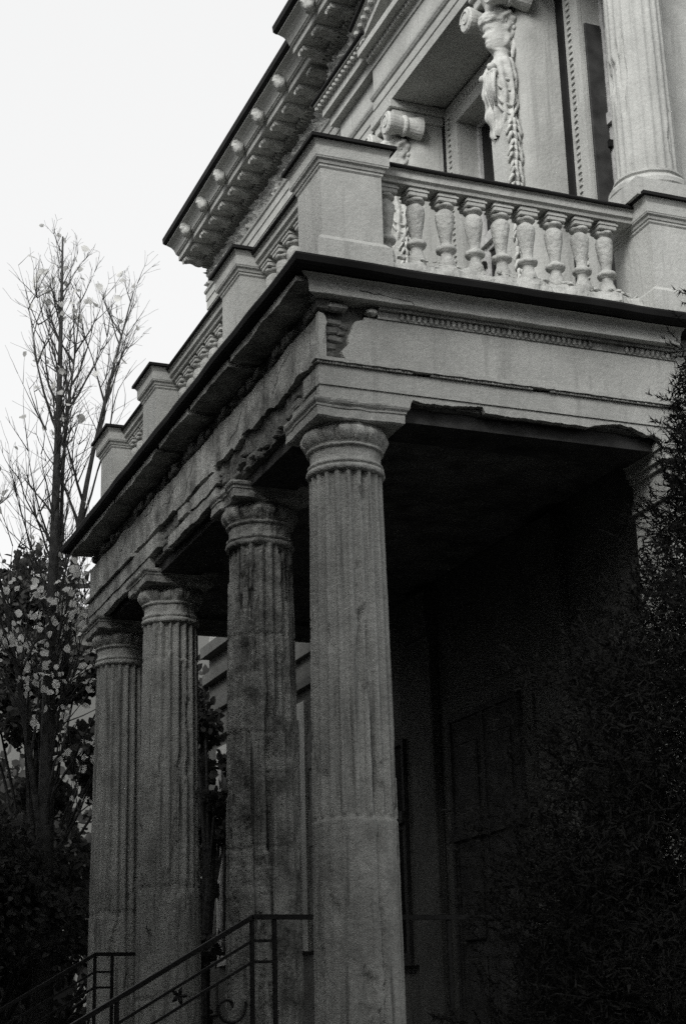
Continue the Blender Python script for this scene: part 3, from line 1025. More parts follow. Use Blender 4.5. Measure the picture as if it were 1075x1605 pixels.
la = part('loggia_entablature', man)
for x0, ya, yb in ((XU, -.35, YJ), (XU + .08, YJ, YG)):
    obj('architrave', MB().extrude_y(ent(x0, ya, yb), ya, yb).get(), 'plaster', la)
    obj('frieze', MB().box(x0, x0 + .49, ya, yb - .001, 12.131, 12.55).get(), 'plaster', la)
    cor = [(x0 + .4, 12.552), (x0 - .02, 12.552), (x0 - .03, 12.57), (x0 - .06, 12.575), (x0 - .06, 12.625), (x0 - .10, 12.63), (x0 - .19, 12.632), (x0 - .19, 12.725), (x0 - .20, 12.73), (x0 + .4, 12.735)]
    obj('cornice', MB().extrude_y(cor, ya, yb + (.0 if x0 == XU else .12)).get(), 'plaster', la)
    dn = MB()
    y = ya + .02
    while y < yb - .04:
        dn.box(x0 - .095, x0 - .055, y, y + .045, 12.57, 12.626)
        y += .075
    obj('dentil_band', dn.get(), 'plaster', la)['kind'] = 'stuff'
# egg cyma and gutter above the wing
x0 = XU + .08
obj('cyma', MB().extrude_y([(x0 + .4, 12.736), (x0 - .195, 12.736), (x0 - .21, 12.75), (x0 - .24, 12.79), (x0 - .28, 12.80), (x0 - .28, 12.812), (x0 + .4, 12.812)], 4.72, YG + .2).get(), 'plaster', la)
eg = MB()
y = 4.75
while y < YG + .18:
    s_ = MB().lathe([(.01, -.03), (.03, -.02), (.036, .0), (.03, .02), (.01, .03)], (0, 0), 8)
    eg.add([(x0 - .235 + a, y + b_, 12.768 + c) for a, b_, c in s_.v], s_.f)
    y += .10
obj('egg_band', eg.get(), 'ornament', la)['kind'] = 'stuff'
obj('gutter', MB().extrude_y([(x0 + .3, 12.814), (x0 - .29, 12.814), (x0 - .31, 12.83), (x0 - .31, 12.86), (x0 + .3, 12.88)], 4.70, YG + .22).get(), 'sheet_metal', la)

# pediment over the middle bay
ped = part('pediment', man)
YC, YP = 3.29, 4.86
slope = .34
for s_ in (1, -1):
    prof = [(XU + .3, 0.0), (XU - .19, 0.0), (XU - .19, .085), (XU + .3, .085)]
    cy_ = [(XU + .3, .087), (XU - .20, .087), (XU - .22, .11), (XU - .26, .15), (XU - .29, .165), (XU + .3, .175)]
    gu = [(XU + .3, .177), (XU - .30, .167), (XU - .325, .18), (XU - .325, .215), (XU + .3, .235)]
    for nm, pf, mt in (('raking_cornice', prof, 'plaster'), ('raking_cyma', cy_, 'plaster'), ('gutter', gu, 'sheet_metal')):
        m_ = MB()
        n_ = len(pf)
        v = []
        for yy in (YC + s_ * (YP - YC), YC):
            zz = 12.738 + slope * (YP - YC - abs(yy - YC))
            v += [(x, yy, zz + z) for x, z in pf]
        fcs = [(j, (j + 1) % n_, n_ + (j + 1) % n_, n_ + j) for j in range(n_)] + [tuple(range(n_ - 1, -1, -1)), tuple(range(n_, 2 * n_))]
        if nm == 'raking_cyma':
            pass
        obj(nm, m_.add(v, fcs).get(), mt, ped)
    eg = MB()
    t = .04
    while t < YP - YC:
        q = MB().lathe([(.01, -.035), (.034, -.02), (.04, .0), (.034, .02), (.01, .035)], (0, 0), 8)
        yy = YC + s_ * (YP - YC - t)
        zz = 12.738 + slope * t + .128
        eg.add([(XU - .235 + a, yy + b_, zz + c) for a, b_, c in q.v], q.f)
        t += .11
    obj('egg_band', eg.get(), 'ornament', ped)['kind'] = 'stuff'
obj('tympanum', MB().prism([(YC - 1.45, 12.737), (YC + 1.45, 12.737), (YC, 12.737 + slope * 1.45)], lambda u_, z, d: (d, u_, z), XU - .02, XU + .2).get(), 'ornament', ped)
tb = MB()
for i in range(14):
    yy = YC + random.uniform(-1, 1) * 1.0
    q = MB().lathe([(.01, -.05), (.05, -.02), (.05, .02), (.01, .05)], (0, 0), 7)
    tb.add([(XU - .03 + a * .7, yy + b_, 12.80 + random.uniform(0, .08) + c) for a, b_, c in q.v], q.f)
obj('relief', tb.get(), 'ornament', ped)['kind'] = 'stuff'

# main cornice --------------------------------------------------------
def main_cornice(xw, ya, yb, first_head, nheads):
    mc = part('main_cornice', man)
    obj('architrave', MB().extrude_y([(xw + .2, 12.50), (xw - .02, 12.50), (xw - .02, 12.66), (xw - .035, 12.665), (xw - .035, 12.80), (xw - .05, 12.805), (xw - .05, 12.92), (xw - .075, 12.935), (xw - .085, 12.965), (xw + .2, 12.965)], ya, yb).get(), 'plaster', mc)
    # carved frieze: relief of scrolls and leaves
    ny, nz = int((yb - ya) / .022), 20
    V = np.zeros((ny + 1, nz + 1, 3))
    for i in range(ny + 1):
        y = ya + (yb - ya) * i / ny
        for j in range(nz + 1):
            t = j / nz
            z = 12.966 + .40 * t
            p = Vector((0, y * 15, z * 15))
            h = noise.fractal(p, .8, 2.0, 3)
            sc_ = math.sin(y * 13 + 2.2 * math.sin(z * 16)) * math.sin(z * 20 + y * 3)
            hh = max(0.0, .9 * h + .5 * sc_ + .15)
            e = min(1, t * 8, (1 - t) * 8)
            V[i, j] = (xw - .015 - .095 * min(1, hh) * e, y, z)
    idx = np.arange(ny)
    F = []
    for j in range(nz):
        a = idx * (nz + 1) + j
        F.append(np.stack([a, a + nz + 1, a + nz + 2, a + 1], 1))
    grid_obj('carved_frieze', V.reshape(-1, 3), np.concatenate(F), 'ornament', mc)
    obj('frieze_core', MB().box(xw - .014, xw + .2, ya, yb - .001, 12.966, 13.40).get(), 'ornament', mc)
    up_ = [(xw + .3, 13.37), (xw - .03, 13.37), (xw - .045, 13.385), (xw - .11, 13.39), (xw - .11, 13.43), (xw - .13, 13.445), (xw - .49, 13.445), (xw - .50, 13.45), (xw - .50, 13.525), (xw - .505, 13.53), (xw - .53, 13.535), (xw - .535, 13.548), (xw - .55, 13.552), (xw - .56, 13.58), (xw - .585, 13.62), (xw - .625, 13.655), (xw - .68, 13.675), (xw - .70, 13.68), (xw - .70, 13.70), (xw + .3, 13.70)]
    obj('corona', MB().extrude_y(up_, ya, yb).get(), 'plaster', mc)
    obj('gutter', MB().extrude_y([(xw + .3, 13.702), (xw - .72, 13.702), (xw - .755, 13.72), (xw - .765, 13.80), (xw - .74, 13.82), (xw + .3, 13.85)], ya - .02, yb + .03).get(), 'sheet_metal', mc)
    dn = MB()
    y = ya + .02
    while y < yb - .05:
        dn.box(xw - .155, xw - .10, y, y + .05, 13.375, 13.432)
        y += .085
    obj('dentil_band', dn.get(), 'plaster', mc)['kind'] = 'stuff'
    # modillions
    mprof = [(-.16, 13.444), (-.16, 13.30), (-.20, 13.285), (-.25, 13.30), (-.29, 13.335), (-.33, 13.352), (-.37, 13.345), (-.395, 13.33), (-.425, 13.322), (-.455, 13.335), (-.47, 13.365), (-.462, 13.40), (-.45, 13.444)]
    mod = None
    y = yb - .16
    while y > ya + .08:
        if mod is None:
            m_ = MB().extrude_y([(x, 13.444 + (z - 13.444) * .62) for x, z in mprof], -.085, .085, 8)
            # leaf curl under the bracket
            q = MB().lathe([(.005, -.05), (.020, -.035), (.026, 0), (.020, .035), (.005, .05)], (0, 0), 8)
            for yo in (-.055, .055):
                m_.add([(-.455 + a * .8, yo + b_ * .7, 13.372 + c * .5) for a, b_, c in q.v], q.f)
            m_.rough(.007, 30)
            mod = obj('modillion', m_.get(), 'ornament', mc)
        else:
            mod = copy_obj(mod, mc)
        mod.location = (xw, y, 0)
        y -= .47
    # rosette coffers between the brackets
    y = yb - .16 - .235
    ro = None
    while y > ya + .08:
        if ro is None:
            m_ = MB().lathe([(.06, 13.444), (.055, 13.430), (.04, 13.434), (.022, 13.42), (.008, 13.415)], (-.31, 0), 10)
            ro = obj('rosette', m_.rough(.006, 30).get(), 'ornament', mc)
        else:
            ro = copy_obj(ro, mc)
        ro.location = (xw, y, 0)
        y -= .47
    # lion heads on the cyma
    lh = None
    for k_ in range(nheads):
        y = first_head + .865 * k_
        if lh is None:
            V_, F_ = [], []
            nr, ns = 12, 16
            for i in range(nr + 1):
                ph = math.pi * i / nr
                for j in range(ns):
                    a = 2 * math.pi * j / ns
                    d = Vector((math.cos(ph), math.sin(ph) * math.cos(a), math.sin(ph) * math.sin(a)))  # +x axis = forward
                    r = .088
                    if d.x > .55:
                        r += .045 * (d.x - .55) / .45          # muzzle
                        if d.z > .1:
                            r -= .02 * d.z
                    elif d.x > -.3:
                        r += .022 * abs(math.sin(a * 5)) + .015  # mane
                    if d.z > .6 and abs(d.y) > .3 and d.x > .1:
                        r += .02
                    p = d * r
                    V_.append((-p.x * .85, p.y * .9, p.z * 1.2))
            for i in range(nr):
                for j in range(ns):
                    F_.append((i * ns + j, i * ns + (j + 1) % ns, (i + 1) * ns + (j + 1) % ns, (i + 1) * ns + j))
            lh = obj('lion_head', MB().add(V_, F_).rough(.034, 21).get(), 'ornament', mc, smooth=True)
        else:
            lh = copy_obj(lh, mc)
        lh.location = (xw - .60, y, 13.595)
    return mc


main_cornice(XW, 6.28, YE, 7.14, 6)
main_cornice(XU, -.4, 6.26, .2, 7)
obj('upper_wall', MB().box(XU + .001, XU + .4, -.3, 6.24, 12.60, 13.44).get(), 'plaster', man)
obj('roof', MB().prism([(2.3, 13.86), (13, 13.86), (8.5, 15.6), (7, 15.6)], lambda u_, z, d: (u_, d, z), -.3, YE).get(), 'roof_sheet', man)

# fluted corner column of the loggia
uc = part('loggia_column', man)
LX, LY = 2.86, .02
fluted_shaft('shaft', LX, LY, 8.47, 11.35, lambda z: .262 - .03 * ((z - 8.47) / 2.9) ** 1.5, 20, 90, uc, 'plaster', 3.3, .05, 0, (), (), (), .012)
b_ = MB().squares((LX, LY), [(.345, 8.14), (.345, 8.30)])
b_.lathe([(.33, 8.30), (.345, 8.32), (.345, 8.36), (.325, 8.39), (.29, 8.40), (.285, 8.425), (.30, 8.44), (.30, 8.46), (.262, 8.48)], (LX, LY), 48)
obj('base', b_.rough(.004, 12).get(), 'plaster', uc)
obj('capital', MB().lathe([(.235, 11.33), (.26, 11.36), (.26, 11.39), (.24, 11.40), (.25, 11.52), (.34, 11.62)], (LX, LY), 32).squares((LX, LY), [(.35, 11.62), (.37, 11.68), (.37, 11.82)]).get(), 'ornament', uc)


# herm piers ----------------------------------------------------------
def herm(ya):
    yb = ya + .46
    yc = ya + .19
    hp = part('herm_pier', man)
    # engaged round-fronted pier
    prof = [(3.20, ya), (2.90, ya)] + [(2.90 - .17 * math.sin(t), ya + .09 * (1 - math.cos(t))) for t in np.linspace(.1, math.pi / 2, 9)]
    prof += [(2.73, yb - .09)] + [(2.90 - .17 * math.sin(t), yb - .09 * (1 - math.cos(t))) for t in np.linspace(math.pi / 2 - .1, .1, 8)] + [(2.90, yb), (3.20, yb)]
    n_ = len(prof)
    v = [(x, y, 7.02) for x, y in prof] + [(x, y, 11.60) for x, y in prof]
    f = [(j, (j + 1) % n_, n_ + (j + 1) % n_, n_ + j) for j in range(n_)] + [tuple(range(n_ - 1, -1, -1)), tuple(range(n_, 2 * n_))]
    obj('shaft', (v, f), 'plaster', hp)
    # tapering herm shaft
    hs = MB().frustum((2.64, yc), (.085, .10), (.10, .135), 8.2, 10.15)
    hs.frustum((2.64, yc), (.12, .15), (.11, .14), 7.02, 8.2)
    obj('herm_shaft', hs.get(), 'plaster', hp)
    # bust: head, neck, shoulders and drapery in one skin; faces -x
    hx = 2.625
    zc, H = 10.985, .40       # chin, face height to hairline top
    keys = [  # z, front, back, half width
        (9.98, .10, .06, .10), (10.05, .12, .08, .13), (10.18, .15, .10, .155), (10.35, .17, .12, .175), (10.52, .185, .12, .185), (10.66, .18, .12, .19), (10.76, .155, .12, .185), (10.83, .115, .11, .155), (10.87, .08, .10, .10),
        (10.91, .065, .095, .075), (10.955, .068, .095, .07), (10.98, .118, .10, .062), (11.005, .135, .10, .072), (11.03, .128, .105, .08), (11.05, .140, .11, .086), (11.065, .130, .115, .09), (11.085, .136, .12, .094),
        (11.10, .163, .125, .097), (11.12, .160, .13, .10), (11.15, .140, .135, .104), (11.175, .130, .14, .107), (11.20, .145, .15, .112), (11.24, .150, .16, .118), (11.28, .160, .165, .13), (11.32, .155, .165, .138), (11.37, .13, .145, .125), (11.40, .10, .11, .10)]
    nt_ = 64
    rows = []
    zs = np.concatenate([np.arange(9.98, 10.87, .018), np.arange(10.87, 11.40, .0085)])
    kz = np.array([k_[0] for k_ in keys])
    KF, KB, KW = [np.interp(zs, kz, [k_[i] for k_ in keys]) for i in (1, 2, 3)]
    hd = np.clip((zs - 10.93) / .06, 0, 1)
    KF, KB, KW = KF * (1 + .16 * hd), KB * (1 + .30 * hd), KW * (1 + .14 * hd)
    SMZ, SMF = (10.95, 10.985, 11.02, 11.08, 11.15, 11.22, 11.30, 11.40), (.070, .092, .112, .124, .130, .138, .155, .10)
    V = []
    for i, z in enumerate(zs):
        for j in range(nt_):
            a = 2 * math.pi * j / nt_          # 0 = front (-x)
            ca, sa = math.cos(a), math.sin(a)
            fx = KF[i] if ca > 0 else KB[i]
            da = min(a, 2 * math.pi - a)
            if z > 10.95 and ca > 0:            # features only near the middle of the face, cheeks stay smooth
                sm = float(np.interp(z, SMZ, SMF)) * 1.16
                wid = .24 if 11.07 < z < 11.185 else .55
                fx = sm + (KF[i] - sm) * math.exp(-(da / wid) ** 2)
            if 11.14 < z < 11.19 and .22 < da < .85:   # eye hollows with the lids
                fx -= .016 * math.sin(math.pi * (z - 11.14) / .05) * math.sin(math.pi * (da - .22) / .63) - (.007 if .4 < da < .65 and 11.155 < z < 11.175 else 0)
            x = -fx * ca
            y = KW[i] * sa
            p = Vector((x, y, z))
            r_ = 0.0
            if z > 11.0:                         # curled hair swept back from the face
                hl = 1.62 - max(0, z - 11.14) * 4.0
                hw = min(1.0, max(0.0, (da - hl) / .12))
                hw = max(hw, min(1.0, max(0.0, (z - 11.235) / .02)))
                if hw > 0:
                    r_ = hw * (.018 + .030 * abs(noise.noise(Vector((q_ * 17 for q_ in p)))) + .008 * math.sin(a * 11 + z * 40))
            if z < 10.86:                        # drapery folds gathered to one shoulder
                r_ = .020 * math.sin(a * 11 + 2.2 * math.sin((z - 10.1) * 5.5)) + .016 * noise.noise(p * 11) + .012 * math.sin((z - 10.0) * 26 + 2.5 * math.cos(a * 2)) * (1 if z < 10.45 else .3)
                if z > 10.6:
                    r_ *= max(.35, (10.86 - z) / .26)
            q = p + Vector((x, y, 0)).normalized() * r_
            V.append((hx + q.x, yc + q.y, q.z))
    idx = np.arange(nt_)
    F = [np.stack([i * nt_ + idx, i * nt_ + (idx + 1) % nt_, (i + 1) * nt_ + (idx + 1) % nt_, (i + 1) * nt_ + idx], 1)[:, ::-1] for i in range(len(zs) - 1)]
    grid_obj('herm_bust', np.array(V), np.concatenate(F), 'ornament_clean', hp, smooth=True)
    # knot and hanging swag of the drapery
    kn = MB()
    for (x, y, z, r) in ((2.46, yc - .11, 10.70, .05), (2.45, yc - .09, 10.63, .04), (2.47, yc - .14, 10.63, .042), (2.48, yc + .12, 10.70, .045)):
        q = MB().lathe([(.1 * r, -r), (.75 * r, -.6 * r), (r, 0), (.75 * r, .6 * r), (.1 * r, r)], (0, 0), 10)
        kn.add([(x + a, y + b_, z + c) for a, b_, c in q.v], q.f)
    for k_ in range(4):                       # swags of cloth sagging across the near side
        zz_ = 10.60 - .11 * k_ + .02 * math.sin(k_ * 2.3)
        sg = .05 + .025 * k_
        kn.tube([(2.47 + .006 * k_, yc - .10, zz_ + .05), (2.53, yc - .150, zz_ - sg * .6), (2.60 + .01 * k_, yc - .165 + .004 * k_, zz_ - sg), (2.68, yc - .155 + .004 * k_, zz_ - sg * .3), (2.73, yc - .11, zz_ + .09)], [.006, .016, .022 - .003 * (k_ % 2), .016, .005], 7)
    for k_ in range(5):
        y0 = yc - .16 + .025 * k_
        kn.tube([(2.46 - .01 * k_, y0, 10.62), (2.44, y0 + .005, 10.47), (2.47 + .01 * k_, y0 + .02, 10.30 - .03 * k_)], [.018, .024, .010], 7)
    obj('drapery_knot', kn.rough(.006, 20).get(), 'ornament_clean', hp, smooth=True)
    # garland of leaves down the near side of the shaft
    ga = MB()
    z = 10.16
    k_ = 0
    while z > 8.3:
        t = (10.16 - z) / 1.8
        wdt = (.060 - .012 * t) * (1 + .25 * math.sin(k_ * 1.7))
        yy = yc - .118 + .03 * t
        for s_, lean_ in ((-1, 0), (1, 0), (0, 1)):
            ga.tube([(2.645 + s_ * .008, yy - .01, z), (2.645 + s_ * wdt * .7, yy - .035 - .02 * lean_, z - .055), (2.645 + s_ * wdt, yy - .030 - .02 * lean_, z - .11), (2.645 + s_ * wdt * 1.15, yy - .022, z - .155)], [.006, .022, .019, .003], 7)
        z -= .062 + .014 * (k_ % 3)
        k_ += 1
    obj('garland', ga.rough(.014, 19).get(), 'ornament_clean', hp, smooth=True)
    # basket on the head, and side curls
    bk = MB().lathe([(.115, 11.385), (.135, 11.40), (.135, 11.415), (.12, 11.425), (.13, 11.50), (.15, 11.56), (.165, 11.60)], (hx + .0, yc), 28)
    obj('basket', bk.rough(.004, 25).get(), 'ornament_clean', hp)
    cu = MB()
    for s_ in (-1, 1):
        for (x, z, r) in ((2.80, 11.34, .040), (2.815, 11.25, .034), (2.79, 11.08, .026), (2.76, 10.99, .024)):
            pts = [(x + r * math.cos(t), yc + s_ * (.085 + .01 * math.sin(2 * t)), z + r * math.sin(t)) for t in np.linspace(0, 5.2, 12)]
            cu.tube(pts, .016, 6)
        cu.tube([(2.74, yc + s_ * .08, 11.12), (2.735, yc + s_ * .095, 11.0), (2.71, yc + s_ * .115, 10.92), (2.69, yc + s_ * .13, 10.84)], [.03, .034, .028, .012], 7)
    for s_ in (-1, 1):                        # tight curls round the temples and behind the ear
        for k_ in range(17):
            t = k_ / 16
            x = hx - .10 + .27 * t + .012 * math.sin(k_ * 2.1)
            z = 11.285 - .13 * t ** 1.6 + .045 * (k_ % 3) * (.6 + .4 * math.sin(k_))
            r = .026 + .008 * math.sin(k_ * 3.3)
            q = MB().lathe([(.2 * r, -r), (.8 * r, -.6 * r), (r, 0), (.8 * r, .6 * r), (.2 * r, r)], (0, 0), 9)
            yy = yc + s_ * (.135 - .05 * abs(t - .4))
            cu.add([(x + a, yy + b_, z + c) for a, b_, c in q.v], q.f)
    obj('hair_curls', cu.rough(.006, 28).get(), 'ornament_clean', hp, smooth=True)
    # capital: abacus, two bolsters with volutes on the front
    cpp = MB().bevbox(2.47, 3.19, ya - .06, yb + .06, 11.71, 11.819, .012).bevbox(2.51, 3.19, ya - .03, yb + .03, 11.60, 11.708, .01)
    obj('capital', cpp.get(), 'plaster', hp)
    for s_, yy in ((-1, ya - .035), (1, yb + .035)):
        bo = MB()
        n_ = 20
        prof = [(.035, 2.30), (.125, 2.302), (.14, 2.32), (.135, 2.36), (.115, 2.44), (.105, 2.50), (.122, 2.51), (.128, 2.53), (.122, 2.55), (.105, 2.56), (.115, 2.62), (.135, 2.70), (.14, 2.74), (.03, 2.75)]
        v, f = [], []
        for r, x in prof:
            x += .11
            for j in range(n_):
                a = 2 * math.pi * j / n_
                v.append((x, yy + r * math.cos(a) * .9, 11.50 + r * math.sin(a)))
        for i in range(len(prof) - 1):
            for j in range(n_):
                f.append((i * n_ + j, i * n_ + (j + 1) % n_, (i + 1) * n_ + (j + 1) % n_, (i + 1) * n_ + j))
        f += [tuple(range(n_)), tuple(range((len(prof) - 1) * n_ + n_ - 1, (len(prof) - 1) * n_ - 1, -1))]
        bo.add(v, f)
        # spiral on the front disc
        bo.tube([(2.408, yy + (.115 - .014 * t) * math.cos(t * s_) * .9, 11.50 + (.115 - .014 * t) * math.sin(t)) for t in np.linspace(0, 7.2, 40)], .011, 5)
        obj('volute', bo.get(), 'ornament_clean', hp, smooth=False)


herm(1.85)
herm(4.47)

# ================================================================== STAIR RAILINGS
def railing(name, label, y, mirror, xb=-.445, zt=2.455, xin=2.5):
    t = thing(name, label, 'railing', (xb, y, ZF))
    inv = Vector((-xb, -y, -ZF))

    def put(nm, mb):
        o = obj(nm, mb.get(), 'iron', t)
        o.location = inv
        return o
    sl = .56
    xlow = -3.4
    zl = lambda x, off=0: zt - off + sl * (x - xb)
    hr = MB()

    def bar(p0, p1, w_, h_):
        """flat bar with a rectangular section"""
        a, b2 = Vector(p0), Vector(p1)
        d = (b2 - a).normalized()
        side = Vector((0, 1, 0))
        up2 = d.cross(side).normalized()
        vv = [q + side * (i * w_ / 2) + up2 * (j * h_ / 2) for q in (a, b2) for i, j in ((-1, -1), (1, -1), (1, 1), (-1, 1))]
        hr.add(vv, [(0, 3, 2, 1), (4, 5, 6, 7), (0, 1, 5, 4), (1, 2, 6, 5), (2, 3, 7, 6), (3, 0, 4, 7)])
    bar((xlow, y, zl(xlow)), (xb + .004, y, zt), .052, .034)
    bar((xb - .004, y, zt), (xin, y, zt), .052, .034)
    put('handrail', hr)
    for off in (.165, .31):
        hr = MB()
        bar((xlow, y, zl(xlow, off)), (xb, y, zt - off), .022, .020)
        bar((xb, y, zt - off), (xb + .17, y, zt - off), .022, .020)
        put('middle_bar', hr)
    hr = MB()
    bar((xlow, y, zl(xlow, .80)), (xb, y, zt - .80), .03, .024)
    put('bottom_bar', hr)
    for x in (xb, xb + .17, -1.42, -2.45, xlow + .02, 1.1, 2.1):
        z0 = ZF if x > -.62 else max(0.05, ZF - .175 * (int((-.62 - x) / .33) + 1))
        z1 = (zl(x) if x < xb else zt) - .018
        put('post', MB().bevbox(x - .015, x + .015, y - .015, y + .015, z0, z1, .004))
    # scrolls between the bars
    for x in (-.62, -1.15, -1.75, -2.2, -2.8):
        cx, cz = x, zl(x, .52)
        put('scroll', MB().tube([(cx + (.022 + .0165 * a) * math.cos(a), y, cz + (.022 + .0165 * a) * math.sin(a)) for a in np.linspace(0, 6.6, 40)], .0115, 6))
    for x in (-.98, -1.95):
        lf = MB()
        for a in np.linspace(0, 2 * math.pi, 6)[:-1]:
            cx, cz = x, zl(x, .235)
            lf.tube([(cx, y, cz), (cx + .035 * math.cos(a), y, cz + .035 * math.sin(a)), (cx + .062 * math.cos(a), y, cz + .062 * math.sin(a))], [.007, .017, .004], 6)
        put('leaf_rosette', lf)
    return t


railing('stair_railing', 'wrought iron stair railing with scrolls passing in front of the second column', .91, 1)
railing('stair_railing', 'wrought iron stair railing beside the farthest column at lower left', 5.67, -1)

# ================================================================== TREES
def leaf_cloud(P, size, rnd, tilt=1.0, aspect=.75):
    """P (n,3): one folded leaf (2 tris sharing a midrib) at each point"""
    n_ = len(P)
    d = rnd.normal(size=(n_, 3)); d /= np.linalg.norm(d, axis=1)[:, None]
    e = rnd.normal(size=(n_, 3))
    e -= (e * d).sum(1)[:, None] * d
    e /= np.linalg.norm(e, axis=1)[:, None]
    nn = np.cross(d, e)
    s = size * rnd.uniform(.6, 1.3, n_)[:, None]
    w_ = s * aspect * .5
    base = P
    V = np.stack([base, base + d * s * .35 + e * w_ + nn * w_ * .35, base + d * s * .75 + e * w_ * .75 + nn * w_ * .3, base + d * s, base + d * s * .75 - e * w_ * .75 + nn * w_ * .3, base + d * s * .35 - e * w_ + nn * w_ * .35], 1).reshape(-1, 3)
    k = np.arange(n_)[:, None] * 6
    F = np.concatenate([k + np.array([[0, 1, 2, 3]]), k + np.array([[0, 3, 4, 5]])])
    return V, F


def broadleaf(name, label, cat, base, H, R, nleaf, size, mat, seed, z0=.15, group=None, squash=1.0, trunk_r=.12, lobes=26):
    t = thing(name, label, cat, base, group)
    rnd = np.random.default_rng(seed)
    tk = MB()
    pts = [(0, 0, -.1)]
    for i in range(1, 8):
        pts.append((.05 * rnd.normal() * i * .3, .05 * rnd.normal() * i * .3, H * .8 * i / 7))
    tk.tube(pts, [trunk_r * (1 - .11 * i) for i in range(8)], 8)
    cen = []
    for i in range(lobes):
        u_ = rnd.uniform(z0, 1)
        rr = R * (math.sin(math.pi * min(1, .12 + .9 * (u_ - z0) / (1 - z0))) ** .6) * math.sqrt(rnd.uniform(.1, 1)) * .85
        a = rnd.uniform(0, 2 * math.pi)
        c = np.array([rr * math.cos(a), rr * math.sin(a), H * u_ * .93])
        cen.append((c, R * rnd.uniform(.22, .42)))
        k = max(0, min(6, int(u_ * .7 * 7)))
        tk.tube([pts[k], ((pts[k][0] + c[0]) / 2, (pts[k][1] + c[1]) / 2, (pts[k][2] * .4 + c[2] * .6)), tuple(c)], [trunk_r * .35, trunk_r * .2, .012], 5)
    obj('trunk', tk.get(), 'bark', t)
    P = []
    per = nleaf // lobes
    for c, r in cen:
        d = rnd.normal(size=(per, 3)); d /= np.linalg.norm(d, axis=1)[:, None]
        P.append(c + d * (r * rnd.uniform(.15, 1, per) ** .5)[:, None] * np.array([1, 1, .8]))
    P = np.concatenate(P)
    P = P[P[:, 2] > .05]
    V, F = leaf_cloud(P, size, rnd)
    grid_obj('crown', V, F, mat, t)
    return t


def birch(name, label, base, H, lean, seed, nbr, leaves_hi, leaves_lo, second=None):
    t = thing(name, label, 'tree', base)
    rnd = np.random.default_rng(seed)
    tk, br = MB(), MB()
    tips = []

    def stem(p0, h, r0, ln, n_=12):
        pts = []
        for i in range(n_ + 1):
            s = i / n_
            pts.append(Vector((p0[0] + ln[0] * s + ln[2] * s * s + .03 * math.sin(5 * s + seed), p0[1] + ln[1] * s + .03 * math.cos(4 * s), p0[2] + h * s)))
        tk.tube(pts, [r0 * (1 - .95 * (i / n_) ** .9) + .004 for i in range(n_ + 1)], 8)
        return pts

    def twig(p, d, L, r, lvl):
        n_ = 5
        pts = [p.copy()]
        dd = d.copy()
        for i in range(n_):
            dd = (dd + Vector(rnd.normal(size=3) * .09) + Vector((0, 0, .10 if lvl < 2 else -.02))).normalized()
            pts.append(pts[-1] + dd * (L / n_))
        br.tube(pts, [max(.0017, r * (1 - .85 * i / n_)) for i in range(n_ + 1)], 4 if lvl else 5)
        tips.append((pts[-1], lvl))
        tips.append((pts[3], lvl))
        if lvl < 2:
            for _ in range(6 if lvl == 0 else 3):
                k = rnd.integers(1, n_ + 1)
                nd = (dd + Vector(rnd.normal(size=3) * .42)).normalized()
                nd.z = abs(nd.z) * .75 + .22
                twig(pts[k], nd.normalized(), L * rnd.uniform(.35, .62), r * .45, lvl + 1)

    stems = [stem((0, 0, 0), H, .145, lean)]
    if second:
        for sp in second:
            stems.append(stem(*sp))
    for si, pts in enumerate(stems):
        for i in range(nbr if si == 0 else int(nbr * .26)):
            s = rnd.uniform(.30, .98) if si == 0 else rnd.uniform(.35, .98)
            k = s * (len(pts) - 1)
            p = pts[int(k)].lerp(pts[min(int(k) + 1, len(pts) - 1)], k - int(k))
            a = rnd.uniform(0, 2 * math.pi)
            d = Vector((math.cos(a) * .60, math.sin(a) * .60, rnd.uniform(.75, 1.35))).normalized()
            L = (2.0 * (1 - s) + .38) * rnd.uniform(.7, 1.15)
            twig(p, d, L, .022 * (1 - s) + .008, 0)
    obj('trunk', tk.get(), 'birch_bark', t, smooth=True)
    obj('branches', br.get(), 'birch_bark', t)
    P = []
    T = [q for q in tips]
    zs_ = np.array([q[0].z for q in T])
    hi = [q for q in T if q[0].z > H * .60]
    lo = [q for q in T if q[0].z <= H * .60]
    for src, cnt in ((hi, leaves_hi), (lo, leaves_lo)):
        for _ in range(cnt):
            q = src[rnd.integers(0, len(src))][0]
            P.append((q.x + rnd.normal() * .03, q.y + rnd.normal() * .03, q.z - abs(rnd.normal()) * .04))
    V, F = leaf_cloud(np.array(P), .10, rnd, aspect=.85)
    grid_obj('leaves', V, F, 'autumn_leaf', t)['kind'] = 'stuff'
    return t


birch('birch_tree', 'slender almost bare tree with few pale leaves left of the portico', (-.35, 8.35, 0), 11.5, (-.1, .0, 0.0), 3, 54, 120, 460,
      second=[((.10, -.02, 5.6), 5.2, .055, (.20, -.12, .50)), ((.02, -.05, 3.0), 5.0, .05, (-.55, .1, -.5)), ((.03, .03, 7.4), 3.4, .022, (.10, .0, .03))])


